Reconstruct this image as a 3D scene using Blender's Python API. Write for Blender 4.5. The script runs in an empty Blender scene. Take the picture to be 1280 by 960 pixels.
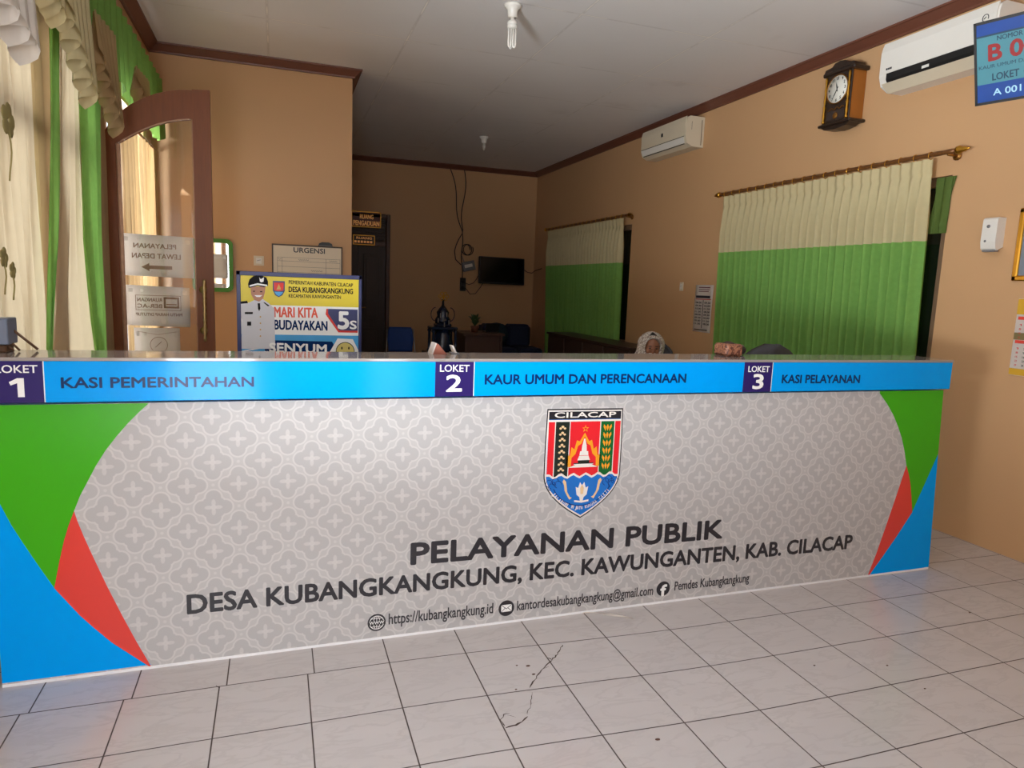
import bpy, math, random
from mathutils import Vector, Matrix
random.seed(7)
S = bpy.context.scene
COL = S.collection
PI = math.pi

# ------------------------------------------------------------------ camera
CAM = Vector((0.0, 0.0, 1.45))
FPX = 857.05                                   # focal length in pixels of a 1280 wide frame
YAW, PITCH, ROLL = math.radians(19.094), math.radians(-7.995), math.radians(2.2216)
fw = Vector((math.sin(YAW)*math.cos(PITCH), math.cos(YAW)*math.cos(PITCH), math.sin(PITCH)))
rt0 = Vector((math.cos(YAW), -math.sin(YAW), 0))
up0 = rt0.cross(fw)
RT = math.cos(ROLL)*rt0 + math.sin(ROLL)*up0
UP = -math.sin(ROLL)*rt0 + math.cos(ROLL)*up0
FW = fw
cd = bpy.data.cameras.new('camera')
cd.sensor_width = 36.0
cd.lens = 36.0*FPX/1280.0
cd.clip_start = 0.02
cam = bpy.data.objects.new('camera', cd)
COL.objects.link(cam)
cam.matrix_world = Matrix(((RT.x, UP.x, -FW.x, CAM.x), (RT.y, UP.y, -FW.y, CAM.y), (RT.z, UP.z, -FW.z, CAM.z), (0, 0, 0, 1)))
S.camera = cam

# ------------------------------------------------------------------ light and exposure
S.view_settings.view_transform = 'Standard'
S.view_settings.look = 'None'
S.view_settings.gamma = 1.0
S.view_settings.use_curve_mapping = False
S.view_settings.exposure = 0.16
W = bpy.data.worlds.new('daylight')
S.world = W
W.use_nodes = True
W.node_tree.nodes['Background'].inputs[0].default_value = (0.80, 0.90, 1.0, 1)
W.node_tree.nodes['Background'].inputs[1].default_value = 1.6

def area(name, loc, target, sx, sy, power, col=(1, 1, 1)):
    l = bpy.data.lights.new(name, 'AREA')
    l.shape = 'RECTANGLE'; l.size = sx; l.size_y = sy; l.energy = power; l.color = col
    o = bpy.data.objects.new(name, l); COL.objects.link(o)
    o.location = loc
    d = Vector(target) - Vector(loc)
    o.rotation_euler = d.to_track_quat('-Z', 'Y').to_euler()
    return o
# daylight at the room's own openings: two windows and a curtained stretch in the left wall, a doorway behind the camera;
# the low lamps outside are added fill, placed to brighten the ceiling from below
area('daylight_front_door', (-0.55, -1.30, 1.2), (-0.40, 3.0, 0.3), 0.68, 2.2, 35, (0.90, 0.96, 1.0))
area('daylight_front_sidelight', (1.02, -1.30, 1.2), (1.02, 3.0, 1.0), 0.34, 2.2, 13, (0.93, 0.97, 1.0))
area('daylight_window', (-1.20, 0.90, 1.62), (4.0, 1.0, 0.8), 1.0, 1.5, 17, (0.90, 0.96, 1.0))
area('ceiling_fill_front', (-0.55, -2.2, 0.2), (-0.3, 1.0, 3.3), 1.2, 1.2, 70, (0.95, 0.975, 1.0))
area('ceiling_fill_window', (-2.0, 0.2, 0.45), (1.2, 4.0, 3.3), 1.4, 1.4, 860, (0.88, 0.95, 1.0))
area('daylight_side_window', (-1.35, 3.6, 1.6), (4.0, 3.6, 1.4), 1.6, 2.2, 38, (1.0, 0.97, 0.92))
area('daylight_side_door', (-1.35, 5.9, 1.5), (0.8, 3.6, 1.3), 1.1, 2.2, 55, (1.0, 0.97, 0.92))

# ------------------------------------------------------------------ helpers
def ray(x, y):
    return ((x-640)/FPX)*RT - ((y-480)/FPX)*UP + FW
def onx(x, y, X): d = ray(x, y); return CAM + d*((X-CAM.x)/d.x)
def ony(x, y, Y): d = ray(x, y); return CAM + d*((Y-CAM.y)/d.y)
def onz(x, y, Z): d = ray(x, y); return CAM + d*((Z-CAM.z)/d.z)

def lin(c):
    return tuple(((v/255.0)/12.92 if v/255.0 <= 0.04045 else ((v/255.0+0.055)/1.055)**2.4) for v in c)

class NT:
    """short node writing"""
    def __init__(s, m):
        s.t = m.node_tree; s.n = s.t.nodes; s.l = s.t.links
    def new(s, k, **kw):
        n = s.n.new(k)
        for a, b in kw.items(): setattr(n, a, b)
        return n
    def put(s, sock, v):
        if hasattr(v, 'links') or isinstance(v, bpy.types.NodeSocket): s.l.new(v, sock)
        else: sock.default_value = v
    def m(s, op, a, b=None, c=None):
        n = s.new('ShaderNodeMath', operation=op)
        s.put(n.inputs[0], a)
        if b is not None: s.put(n.inputs[1], b)
        if c is not None: s.put(n.inputs[2], c)
        return n.outputs[0]
    def mix(s, f, a, b):
        n = s.new('ShaderNodeMix', data_type='RGBA')
        s.put(n.inputs[0], f)
        s.put(n.inputs[6], a if not isinstance(a, tuple) else (*a, 1)[:4])
        s.put(n.inputs[7], b if not isinstance(b, tuple) else (*b, 1)[:4])
        return n.outputs[2]
    def xyz(s, kind='Object'):
        c = s.new('ShaderNodeTexCoord')
        x = s.new('ShaderNodeSeparateXYZ'); s.l.new(c.outputs[kind], x.inputs[0])
        return c.outputs[kind], x.outputs[0], x.outputs[1], x.outputs[2]
    def noise(s, vec, scale, detail=3, rough=.5, dist=0):
        n = s.new('ShaderNodeTexNoise')
        n.inputs['Scale'].default_value = scale; n.inputs['Detail'].default_value = detail
        n.inputs['Roughness'].default_value = rough; n.inputs['Distortion'].default_value = dist
        s.l.new(vec, n.inputs['Vector'])
        return n.outputs['Fac']
    def ss(s, v, lo, hi, a=0.0, b=1.0):
        n = s.new('ShaderNodeMapRange', interpolation_type='SMOOTHSTEP')
        s.put(n.inputs[0], v); n.inputs[1].default_value = lo; n.inputs[2].default_value = hi
        n.inputs[3].default_value = a; n.inputs[4].default_value = b
        return n.outputs[0]

MATS = {}
def mat(name, rgb, rough=.5, metal=0.0, var=.06, scale=12.0, emit=0.0, coat=0.0, spec=.5, trans=0.0, alpha=1.0, bump=0.0, translucent=0.0, stretch=None):
    """principled material, its colour gently varied by noise; rgb is an sRGB 0..255 triple"""
    if name in MATS: return MATS[name]
    m = bpy.data.materials.new(name); m.use_nodes = True
    t = NT(m); b = t.n['Principled BSDF']
    c = lin(rgb)
    co, x, y, z = t.xyz()
    vec = co
    if stretch:
        mp = t.new('ShaderNodeMapping'); mp.inputs['Scale'].default_value = stretch; t.l.new(co, mp.inputs['Vector']); vec = mp.outputs[0]
    f = t.noise(vec, scale)
    colr = t.mix(f, tuple(v*(1-var) for v in c), tuple(min(1, v*(1+var)) for v in c))
    t.l.new(colr, b.inputs['Base Color'])
    b.inputs['Roughness'].default_value = rough; b.inputs['Metallic'].default_value = metal
    b.inputs['Specular IOR Level'].default_value = spec
    b.inputs['Coat Weight'].default_value = coat; b.inputs['Coat Roughness'].default_value = .06
    b.inputs['Transmission Weight'].default_value = trans
    b.inputs['Alpha'].default_value = alpha
    if emit:
        t.l.new(colr, b.inputs['Emission Color']); b.inputs['Emission Strength'].default_value = emit
    if bump:
        bp = t.new('ShaderNodeBump'); bp.inputs['Strength'].default_value = bump; bp.inputs['Distance'].default_value = .01
        t.l.new(f, bp.inputs['Height']); t.l.new(bp.outputs[0], b.inputs['Normal'])
    if translucent:
        tr = t.new('ShaderNodeBsdfTranslucent'); t.l.new(colr, tr.inputs[0])
        mx = t.new('ShaderNodeMixShader'); mx.inputs[0].default_value = translucent
        t.l.new(b.outputs[0], mx.inputs[1]); t.l.new(tr.outputs[0], mx.inputs[2])
        t.l.new(mx.outputs[0], t.n['Material Output'].inputs[0])
    MATS[name] = m
    return m

class MB:
    """collects shapes; build() links them as ONE mesh object"""
    def __init__(s): s.v = []; s.f = []; s.mi = []; s.sm = []
    def add(s, vs, fs, mi=0, smooth=False):
        k = len(s.v); s.v += [Vector(v) for v in vs]
        for f in fs: s.f.append(tuple(i+k for i in f)); s.mi.append(mi); s.sm.append(smooth)
        return s
    def box(s, a, b, mi=0, bev=0.0, M=None):
        x0, y0, z0 = (min(a[i], b[i]) for i in range(3)); x1, y1, z1 = (max(a[i], b[i]) for i in range(3))
        e = min(bev, (x1-x0)*.45, (y1-y0)*.45, (z1-z0)*.45)
        if e <= 0:
            vs = [(x, y, z) for x in (x0, x1) for y in (y0, y1) for z in (z0, z1)]
            fs = [(0, 1, 3, 2), (4, 6, 7, 5), (0, 4, 5, 1), (2, 3, 7, 6), (0, 2, 6, 4), (1, 5, 7, 3)]
        else:
            vs = []; idx = {}
            X, Y, Z = (x0, x1), (y0, y1), (z0, z1)
            for i in (0, 1):
                for j in (0, 1):
                    for k in (0, 1):
                        c = (X[i], Y[j], Z[k]); d = (e if i == 0 else -e, e if j == 0 else -e, e if k == 0 else -e)
                        for ax in range(3):
                            p = [c[q] + (0 if q == ax else d[q]) for q in range(3)]
                            idx[(i, j, k, ax)] = len(vs); vs.append(p)
            fs = []
            for ax in range(3):
                o1, o2 = [q for q in range(3) if q != ax]
                for sd in (0, 1):
                    r = []
                    for (p, q) in ((0, 0), (1, 0), (1, 1), (0, 1)):
                        ijk = [0, 0, 0]; ijk[ax] = sd; ijk[o1] = p; ijk[o2] = q
                        r.append(idx[(*ijk, ax)])
                    fs.append(tuple(r))
                # edges along ax
                for p in (0, 1):
                    for q in (0, 1):
                        A = [0, 0, 0]; B = [0, 0, 0]; A[ax] = 0; B[ax] = 1
                        A[o1] = B[o1] = p; A[o2] = B[o2] = q
                        fs.append((idx[(*A, o1)], idx[(*B, o1)], idx[(*B, o2)], idx[(*A, o2)]))
            for i in (0, 1):
                for j in (0, 1):
                    for k in (0, 1): fs.append(tuple(idx[(i, j, k, ax)] for ax in range(3)))
        if M is not None: vs = [M @ Vector(v) for v in vs]
        return s.add(vs, fs, mi)
    def prism(s, poly, O, u, v, d, mi=0):
        """poly: 2-D points in the frame O,u,v, pushed out along d"""
        O, u, v, d = Vector(O), Vector(u), Vector(v), Vector(d)
        n = len(poly)
        a = [O+u*p[0]+v*p[1] for p in poly]; b = [p+d for p in a]
        fs = [tuple(range(n)), tuple(range(2*n-1, n-1, -1))] + [(i, n+i, n+(i+1) % n, (i+1) % n) for i in range(n)]
        return s.add(a+b, fs, mi)
    def lathe(s, prof, c=(0, 0, 0), n=20, mi=0, axis='Z', M=None, smooth=True):
        vs = []; fs = []
        for r, h in prof:
            for i in range(n):
                a = 2*PI*i/n; x, y = r*math.cos(a), r*math.sin(a)
                p = {'Z': (x, y, h), 'X': (h, x, y), 'Y': (x, h, y)}[axis]
                vs.append(Vector(p)+Vector(c))
        for k in range(len(prof)-1):
            for i in range(n):
                j = (i+1) % n
                fs.append((k*n+i, k*n+j, (k+1)*n+j, (k+1)*n+i))
        fs.append(tuple(range(n-1, -1, -1))); fs.append(tuple((len(prof)-1)*n+i for i in range(n)))
        if M is not None: vs = [M @ v for v in vs]
        return s.add(vs, fs, mi, smooth)
    def ball(s, c, r, n=16, mi=0, M=None):
        rx, ry, rz = r if isinstance(r, tuple) else (r, r, r)
        vs = []; fs = []; h = max(4, n//2)
        for k in range(1, h):
            t = PI*k/h
            for i in range(n):
                a = 2*PI*i/n
                vs.append((c[0]+rx*math.sin(t)*math.cos(a), c[1]+ry*math.sin(t)*math.sin(a), c[2]+rz*math.cos(t)))
        for k in range(h-2):
            for i in range(n): fs.append((k*n+i, (k+1)*n+i, (k+1)*n+(i+1) % n, k*n+(i+1) % n))
        t0 = len(vs); vs.append((c[0], c[1], c[2]+rz)); vs.append((c[0], c[1], c[2]-rz))
        for i in range(n):
            fs.append((t0, i, (i+1) % n)); fs.append((t0+1, (h-2)*n+(i+1) % n, (h-2)*n+i))
        if M is not None: vs = [M @ Vector(v) for v in vs]
        return s.add(vs, fs, mi, True)
    def tube(s, pts, r, n=8, mi=0, closed=False):
        P = [Vector(p) for p in pts]; L = len(P)
        R = r if isinstance(r, (list, tuple)) else [r]*L
        vs = []; fs = []; prev = None
        for i in range(L):
            if closed: t = P[(i+1) % L]-P[i-1]
            else: t = P[min(i+1, L-1)]-P[max(i-1, 0)]
            t = t.normalized() if t.length > 1e-9 else Vector((0, 0, 1))
            if prev is None:
                a = Vector((0, 0, 1)) if abs(t.z) < .9 else Vector((1, 0, 0))
                nrm = t.cross(a).normalized()
            else:
                nrm = prev - t*prev.dot(t)
                nrm = nrm.normalized() if nrm.length > 1e-6 else t.orthogonal().normalized()
            prev = nrm; bi = t.cross(nrm)
            for k in range(n):
                a = 2*PI*k/n; vs.append(P[i]+(nrm*math.cos(a)+bi*math.sin(a))*R[i])
        for i in range(L if closed else L-1):
            j = (i+1) % L
            for k in range(n): fs.append((i*n+k, i*n+(k+1) % n, j*n+(k+1) % n, j*n+k))
        if not closed:
            fs.append(tuple(range(n-1, -1, -1))); fs.append(tuple((L-1)*n+k for k in range(n)))
        return s.add(vs, fs, mi, True)
    def cyl(s, a, b, r, n=14, mi=0): return s.tube([a, b], r, n, mi)
    def grid(s, rows, mi=0, thick=None, smooth=True):
        """rows of equally many points: a sheet; thick: vector or None"""
        nr, nc = len(rows), len(rows[0])
        vs = [Vector(p) for r in rows for p in r]
        fs = [(i*nc+j, i*nc+j+1, (i+1)*nc+j+1, (i+1)*nc+j) for i in range(nr-1) for j in range(nc-1)]
        if thick is not None:
            T = Vector(thick); k = len(vs); vs = vs+[v+T for v in vs]
            fs = fs+[tuple(q+k for q in reversed(f)) for f in fs]
            ed = [(0*nc+j, j+1) for j in range(nc-1)]+[((nr-1)*nc+j+1, (nr-1)*nc+j) for j in range(nc-1)]
            ed += [((i+1)*nc, i*nc) for i in range(nr-1)]+[(i*nc+nc-1, (i+1)*nc+nc-1) for i in range(nr-1)]
            fs += [(a, b, b+k, a+k) for a, b in ed]
        return s.add(vs, fs, mi, smooth)
    def text(s, txt, O, u, v, width, cap, depth=.0006, mi=0, weight=.0, align='L'):
        """lettering: baseline starts at O and runs along u; v is up; fitted to the width and cap height"""
        if txt == '1':                               # the built-in figure one is a bare bar: draw it with its flag
            k_ = width or cap*.45
            return s.prism([(k_*.55, 0), (k_, 0), (k_, cap), (k_*.55, cap), (0, cap*.80), (k_*.10, cap*.62), (k_*.55, cap*.74)], O, Vector(u).normalized(), Vector(v).normalized(), Vector(u).normalized().cross(Vector(v).normalized())*depth, mi)
        vs, fs, w, h = glyphs(txt, 0.0)
        u, v, O = Vector(u).normalized(), Vector(v).normalized(), Vector(O)
        nrm = u.cross(v)
        sx = width/w if width else cap/h; sy = cap/h
        if align == 'C': O = O - u*(sx*w/2)
        k = [O+u*(p[0]*sx)+v*(p[1]*sy) for p in vs]
        ed = {}
        for f in fs:
            for i in range(len(f)):
                e = (f[i], f[(i+1) % len(f)]); ed[e] = 1
        rim = [e for e in ed if (e[1], e[0]) not in ed]
        n = len(k)
        g = weight*cap*1.25
        sh = [(0, 0)] if not weight else [(g*math.cos(a*PI/4), g*math.sin(a*PI/4)) for a in range(8)]+[(0, 0)]
        for i_, (dx, dy) in enumerate(sh):           # heavier strokes: the outline laid down in a small ring
            q = [p+u*dx+v*dy for p in k]
            s.add([p+nrm*(depth+i_*.00004) for p in q]+q, list(fs)+[(a, a+n, b+n, b) for a, b in rim], mi)
        return s
    def build(s, name, mats, parent=None, base=None):
        me = bpy.data.meshes.new(name)
        o0 = base if base is not None else (Vector(parent['_o']) if parent is not None and '_o' in parent else Vector((0, 0, 0)))
        me.from_pydata([tuple(p-o0) for p in s.v], [], s.f)
        for m in (mats if isinstance(mats, (list, tuple)) else [mats]): me.materials.append(m)
        me.polygons.foreach_set('material_index', s.mi)
        me.polygons.foreach_set('use_smooth', s.sm)
        me.update()
        import bmesh
        bm = bmesh.new(); bm.from_mesh(me)
        bmesh.ops.recalc_face_normals(bm, faces=bm.faces)
        bm.to_mesh(me); bm.free()
        o = bpy.data.objects.new(name, me); COL.objects.link(o)
        if parent is not None:
            o.parent = parent; o['_o'] = list(o0)
        else:
            o.location = o0; o['_o'] = list(o0)
        return o

_G = {}
def glyphs(txt, weight):
    key = (txt, weight)
    if key in _G: return _G[key]
    def mk(t):
        c = bpy.data.curves.new('t', 'FONT'); c.body = t; c.size = 1.0; c.offset = weight; c.resolution_u = 3
        c.fill_mode = 'FRONT'
        o = bpy.data.objects.new('t', c); COL.objects.link(o)
        dg = bpy.context.evaluated_depsgraph_get(); dg.update()
        me = bpy.data.meshes.new_from_object(o.evaluated_get(dg))
        v = [tuple(p.co) for p in me.vertices]; f = [tuple(p.vertices) for p in me.polygons]
        bpy.data.objects.remove(o); bpy.data.curves.remove(c); bpy.data.meshes.remove(me)
        return v, f
    v, f = mk(txt)
    hv, _ = mk('H')
    h = max(p[1] for p in hv) - min(p[1] for p in hv); y0 = min(p[1] for p in hv)
    x0 = min(p[0] for p in v); w = max(p[0] for p in v)-x0
    _G[key] = ([(p[0]-x0, p[1]-y0) for p in v], f, w, h)
    return _G[key]

def word_spans(txt):
    """the words of a line with the share of its width at which each starts and ends"""
    vs, fs, w, h = glyphs(txt, 0.0); out = []; pos = 0; last = -1.0
    for wd in txt.split(' '):
        pos = txt.index(wd, pos)+len(wd)
        xe = max(p[0] for p in glyphs(txt[:pos], 0.0)[0])
        xs = min(p[0] for p in vs if p[0] > last+1e-4)
        out.append((wd, xs/w, xe/w)); last = xe
    return out
def tag(o, label=None, cat=None, group=None, kind=None):
    if label: o['label'] = label
    if cat: o['category'] = cat
    if group: o['group'] = group
    if kind: o['kind'] = kind
    return o
def thing(name, label, cat, loc=(0, 0, 0), group=None, kind=None):
    o = bpy.data.objects.new(name, None); COL.objects.link(o)
    o.empty_display_size = .1
    o.location = loc; o['_o'] = list(loc)
    return tag(o, label, cat, group, kind)
def copy_tree(o, parent=None):
    c = o.copy(); COL.objects.link(c); c.parent = parent
    for ch in list(o.children): copy_tree(ch, c)
    return c
def struct(name, mb, m, label=None, cat=None):
    o = mb.build(name, m); tag(o, label, cat, None, 'structure'); return o
UX, UY, UZ = Vector((1, 0, 0)), Vector((0, 1, 0)), Vector((0, 0, 1))

# ------------------------------------------------------------------ materials
M = {}
M['wall'] = mat('peach_wall_paint', (203, 161, 118), .42, var=.035, scale=1.6, spec=.35)
M['worktop'] = mat('grey_gloss_worktop', (150, 143, 138), .07, var=.04, spec=.7)
M['frame_wood'] = mat('tan_window_frame', (128, 100, 78), .5, var=.12)
M['wood_trim'] = mat('brown_gloss_trim', (108, 64, 48), .45, var=.12, scale=6, stretch=(1, 1, 8))
M['door_wood'] = mat('red_brown_door_wood', (126, 66, 28), .5, var=.22, scale=9, stretch=(9, 9, .7))
M['dark_wood'] = mat('dark_brown_wood', (58, 40, 34), .45, var=.25, scale=8, stretch=(8, 8, .8))
M['desk_wood'] = mat('brown_desk_wood', (84, 58, 50), .4, var=.2, scale=8)
M['white_plastic'] = mat('white_plastic', (226, 222, 214), .35, var=.02)
M['cream_plastic'] = mat('aged_cream_plastic', (216, 204, 180), .4, var=.03)
M['grey_plastic'] = mat('grey_plastic', (120, 120, 122), .45, var=.05)
M['dark_plastic'] = mat('dark_plastic', (26, 26, 28), .4, var=.1)
M['black'] = mat('black_matt', (14, 14, 15), .6, var=.1)
M['white'] = mat('white_print', (240, 240, 238), .4, var=.02)
M['paper'] = mat('white_paper', (244, 238, 232), .7, var=.03, translucent=.5)
M['gold'] = mat('polished_gold', (214, 160, 62), .28, metal=1.0, var=.15)
M['brass'] = mat('dull_brass', (150, 104, 48), .4, metal=.8, var=.2)
M['steel'] = mat('steel', (170, 170, 172), .3, metal=1.0, var=.08)
M['green_cloth'] = mat('green_curtain_cloth', (136, 186, 94), .8, var=.12, scale=30, spec=.2, translucent=.3)
M['green_cloth_dull'] = mat('green_lining_cloth', (84, 104, 48), .8, var=.1, scale=30, spec=.2)
M['cream_cloth'] = mat('cream_curtain_cloth', (214, 200, 156), .8, var=.06, scale=25, spec=.2, translucent=.25)
M['sheer'] = mat('cream_sheer_cloth', (206, 190, 162), .8, var=.05, scale=20, spec=.2, translucent=.5)
M['tan_cloth'] = mat('tan_curtain_cloth', (190, 160, 118), .8, var=.07, scale=20, spec=.2, translucent=.35)
M['cyan'] = mat('cyan_print', (0, 158, 244), .12, var=.02, spec=.09)
M['green'] = mat('green_print', (66, 172, 26), .12, var=.02, spec=.25)
M['red'] = mat('red_print', (222, 66, 58), .12, var=.02, spec=.5)
M['purple'] = mat('indigo_print', (46, 34, 98), .14, var=.03, spec=.2)
M['charcoal'] = mat('charcoal_print', (40, 38, 44), .3, var=.05)
M['navy'] = mat('navy_print', (14, 44, 94), .2, var=.05, spec=.15)
M['white_gloss'] = mat('white_gloss_laminate', (236, 236, 238), .12, var=.01)
M['yellow'] = mat('yellow_print', (222, 200, 20), .4, var=.05)
M['sky_print'] = mat('light_blue_print', (60, 156, 214), .4, var=.2, scale=8)
M['navy_frame'] = mat('navy_frame', (36, 42, 96), .4, var=.08)
M['skin'] = mat('skin', (150, 100, 74), .5, var=.06, scale=20)
M['skin_print'] = mat('printed_face', (176, 118, 84), .4, var=.12, scale=40)
M['uniform_print'] = mat('printed_white_uniform', (206, 206, 212), .4, var=.05, scale=18)
M['orange_print'] = mat('orange_red_print', (226, 84, 48), .4, var=.04)
M['blue_cloth'] = mat('blue_upholstery', (24, 66, 140), .7, var=.12, scale=40)
M['dark_blue_cloth'] = mat('dark_blue_upholstery', (24, 34, 62), .7, var=.15, scale=30)
M['grey_cloth'] = mat('dark_grey_mesh_cloth', (74, 74, 80), .8, var=.1, scale=60)
M['leaf'] = mat('plant_leaf', (60, 84, 44), .5, var=.3, scale=20)
M['clay'] = mat('clay_pot', (120, 70, 50), .6, var=.1)
M['screen_off'] = mat('dark_screen', (6, 6, 8), .12, var=.05)

def glass_mat(name, tint=(.96, .96, .95), refl=.05):
    m = bpy.data.materials.new(name); m.use_nodes = True; t = NT(m)
    t.n.remove(t.n['Principled BSDF'])
    tr = t.new('ShaderNodeBsdfTransparent'); tr.inputs[0].default_value = (*tint, 1)
    gl = t.new('ShaderNodeBsdfGlossy'); gl.inputs['Roughness'].default_value = .02
    fr = t.new('ShaderNodeFresnel'); fr.inputs[0].default_value = 1.5
    ad = t.m('MINIMUM', t.m('ADD', fr.outputs[0], refl-.04), 1.0)
    mx = t.new('ShaderNodeMixShader'); t.l.new(ad, mx.inputs[0]); t.l.new(tr.outputs[0], mx.inputs[1]); t.l.new(gl.outputs[0], mx.inputs[2])
    t.l.new(mx.outputs[0], t.n['Material Output'].inputs[0])
    return m
M['glass'] = glass_mat('clear_glass')
M['dark_glass'] = mat('dark_window_glass', (22, 26, 20), .06, var=.2, scale=3)

def floor_material():
    m = bpy.data.materials.new('marbled_floor_tile'); m.use_nodes = True; t = NT(m); b = t.n['Principled BSDF']
    co, x, y, z = t.xyz()
    P = .3025
    sk = t.ss(x, .35, 1.75, .052, 0.0)
    yy = t.m('SUBTRACT', y, sk)
    far = t.m('MULTIPLY', t.m('GREATER_THAN', yy, 2.421), t.m('LESS_THAN', x, .25))
    xx = t.m('SUBTRACT', x, t.m('MULTIPLY', far, .024))
    a = t.m('DIVIDE', t.m('SUBTRACT', xx, .40), P); c = t.m('DIVIDE', t.m('SUBTRACT', yy, 2.421), .2975)
    fa, fc = t.m('FRACT', a), t.m('FRACT', c)
    da = t.m('MINIMUM', fa, t.m('SUBTRACT', 1.0, fa)); dc = t.m('MINIMUM', fc, t.m('SUBTRACT', 1.0, fc))
    d = t.m('MULTIPLY', t.m('MINIMUM', da, dc), P)
    g = t.ss(d, .0014, .0032, 1.0, 0.0)
    ia, ic = t.m('FLOOR', a), t.m('FLOOR', c)
    cmb = t.new('ShaderNodeCombineXYZ'); t.l.new(ia, cmb.inputs[0]); t.l.new(ic, cmb.inputs[1])
    wn = t.new('ShaderNodeTexWhiteNoise', noise_dimensions='3D'); t.l.new(cmb.outputs[0], wn.inputs['Vector'])
    off = t.new('ShaderNodeVectorMath', operation='MULTIPLY_ADD')
    t.l.new(wn.outputs['Color'], off.inputs[0]); off.inputs[1].default_value = (7, 7, 7); t.l.new(co, off.inputs[2])
    rot = t.new('ShaderNodeMapping'); rot.inputs['Rotation'].default_value = (0, 0, 1.1); rot.inputs['Scale'].default_value = (1.0, 3.0, 1)
    t.l.new(off.outputs[0], rot.inputs['Vector'])
    v = t.noise(rot.outputs[0], 4.2, 5, .6, .5)
    ve = t.ss(t.m('ABSOLUTE', t.m('SUBTRACT', v, .5)), .0, .05, 1.0, 0.0)
    soft = t.noise(rot.outputs[0], 3.0, 3)
    base = t.mix(soft, lin((194, 188, 186)), lin((206, 201, 199)))
    base = t.mix(t.m('MULTIPLY', ve, t.m('MULTIPLY', soft, .34)), base, lin((158, 151, 149)))
    base = t.mix(t.m('MULTIPLY', wn.outputs['Value'], .14), base, lin((182, 176, 174)))
    base = t.mix(g, base, lin((74, 62, 56)))
    t.l.new(base, b.inputs['Base Color'])
    t.l.new(t.m('ADD', t.m('MULTIPLY', g, .5), t.m('ADD', .14, t.m('MULTIPLY', soft, .14))), b.inputs['Roughness'])
    b.inputs['Specular IOR Level'].default_value = .5
    bp = t.new('ShaderNodeBump'); bp.inputs['Strength'].default_value = .5; bp.inputs['Distance'].default_value = .002
    t.l.new(t.m('SUBTRACT', 1.0, g), bp.inputs['Height']); t.l.new(bp.outputs[0], b.inputs['Normal'])
    return m
M['floor'] = floor_material()

def ceiling_material():
    m = bpy.data.materials.new('painted_ceiling_board'); m.use_nodes = True; t = NT(m); b = t.n['Principled BSDF']
    co, x, y, z = t.xyz()
    a = t.m('FRACT', t.m('DIVIDE', t.m('SUBTRACT', x, .97), 1.015)); c = t.m('FRACT', t.m('DIVIDE', t.m('SUBTRACT', y, 5.60), 1.02))
    da = t.m('MINIMUM', a, t.m('SUBTRACT', 1.0, a)); dc = t.m('MINIMUM', c, t.m('SUBTRACT', 1.0, c))
    n1 = t.noise(co, 3.5, 4, .6)
    lx = t.m('MULTIPLY', t.ss(da, .002, .006, 1.0, 0.0), t.ss(n1, .42, .6))
    lc = t.m('MULTIPLY', t.ss(dc, .002, .006, 1.0, 0.0), t.ss(n1, .40, .58))
    ln = t.m('MAXIMUM', lx, lc)
    dk = t.m('MULTIPLY', t.ss(t.m('MINIMUM', da, dc), .0, .016, 1.0, 0.0), .22)
    n2 = t.noise(co, 1.3, 3)
    base = t.mix(n2, lin((214, 210, 210)), lin((224, 221, 220)))
    base = t.mix(dk, base, lin((120, 108, 98)))
    base = t.mix(t.m('MULTIPLY', ln, 1.0), base, lin((240, 234, 226)))
    st = t.noise(co, 1.1, 4, .6)
    base = t.mix(t.m('MULTIPLY', t.ss(st, .62, .74), .16), base, lin((130, 112, 100)))
    t.l.new(base, b.inputs['Base Color']); b.inputs['Roughness'].default_value = .55
    return m
M['ceiling'] = ceiling_material()

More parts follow.
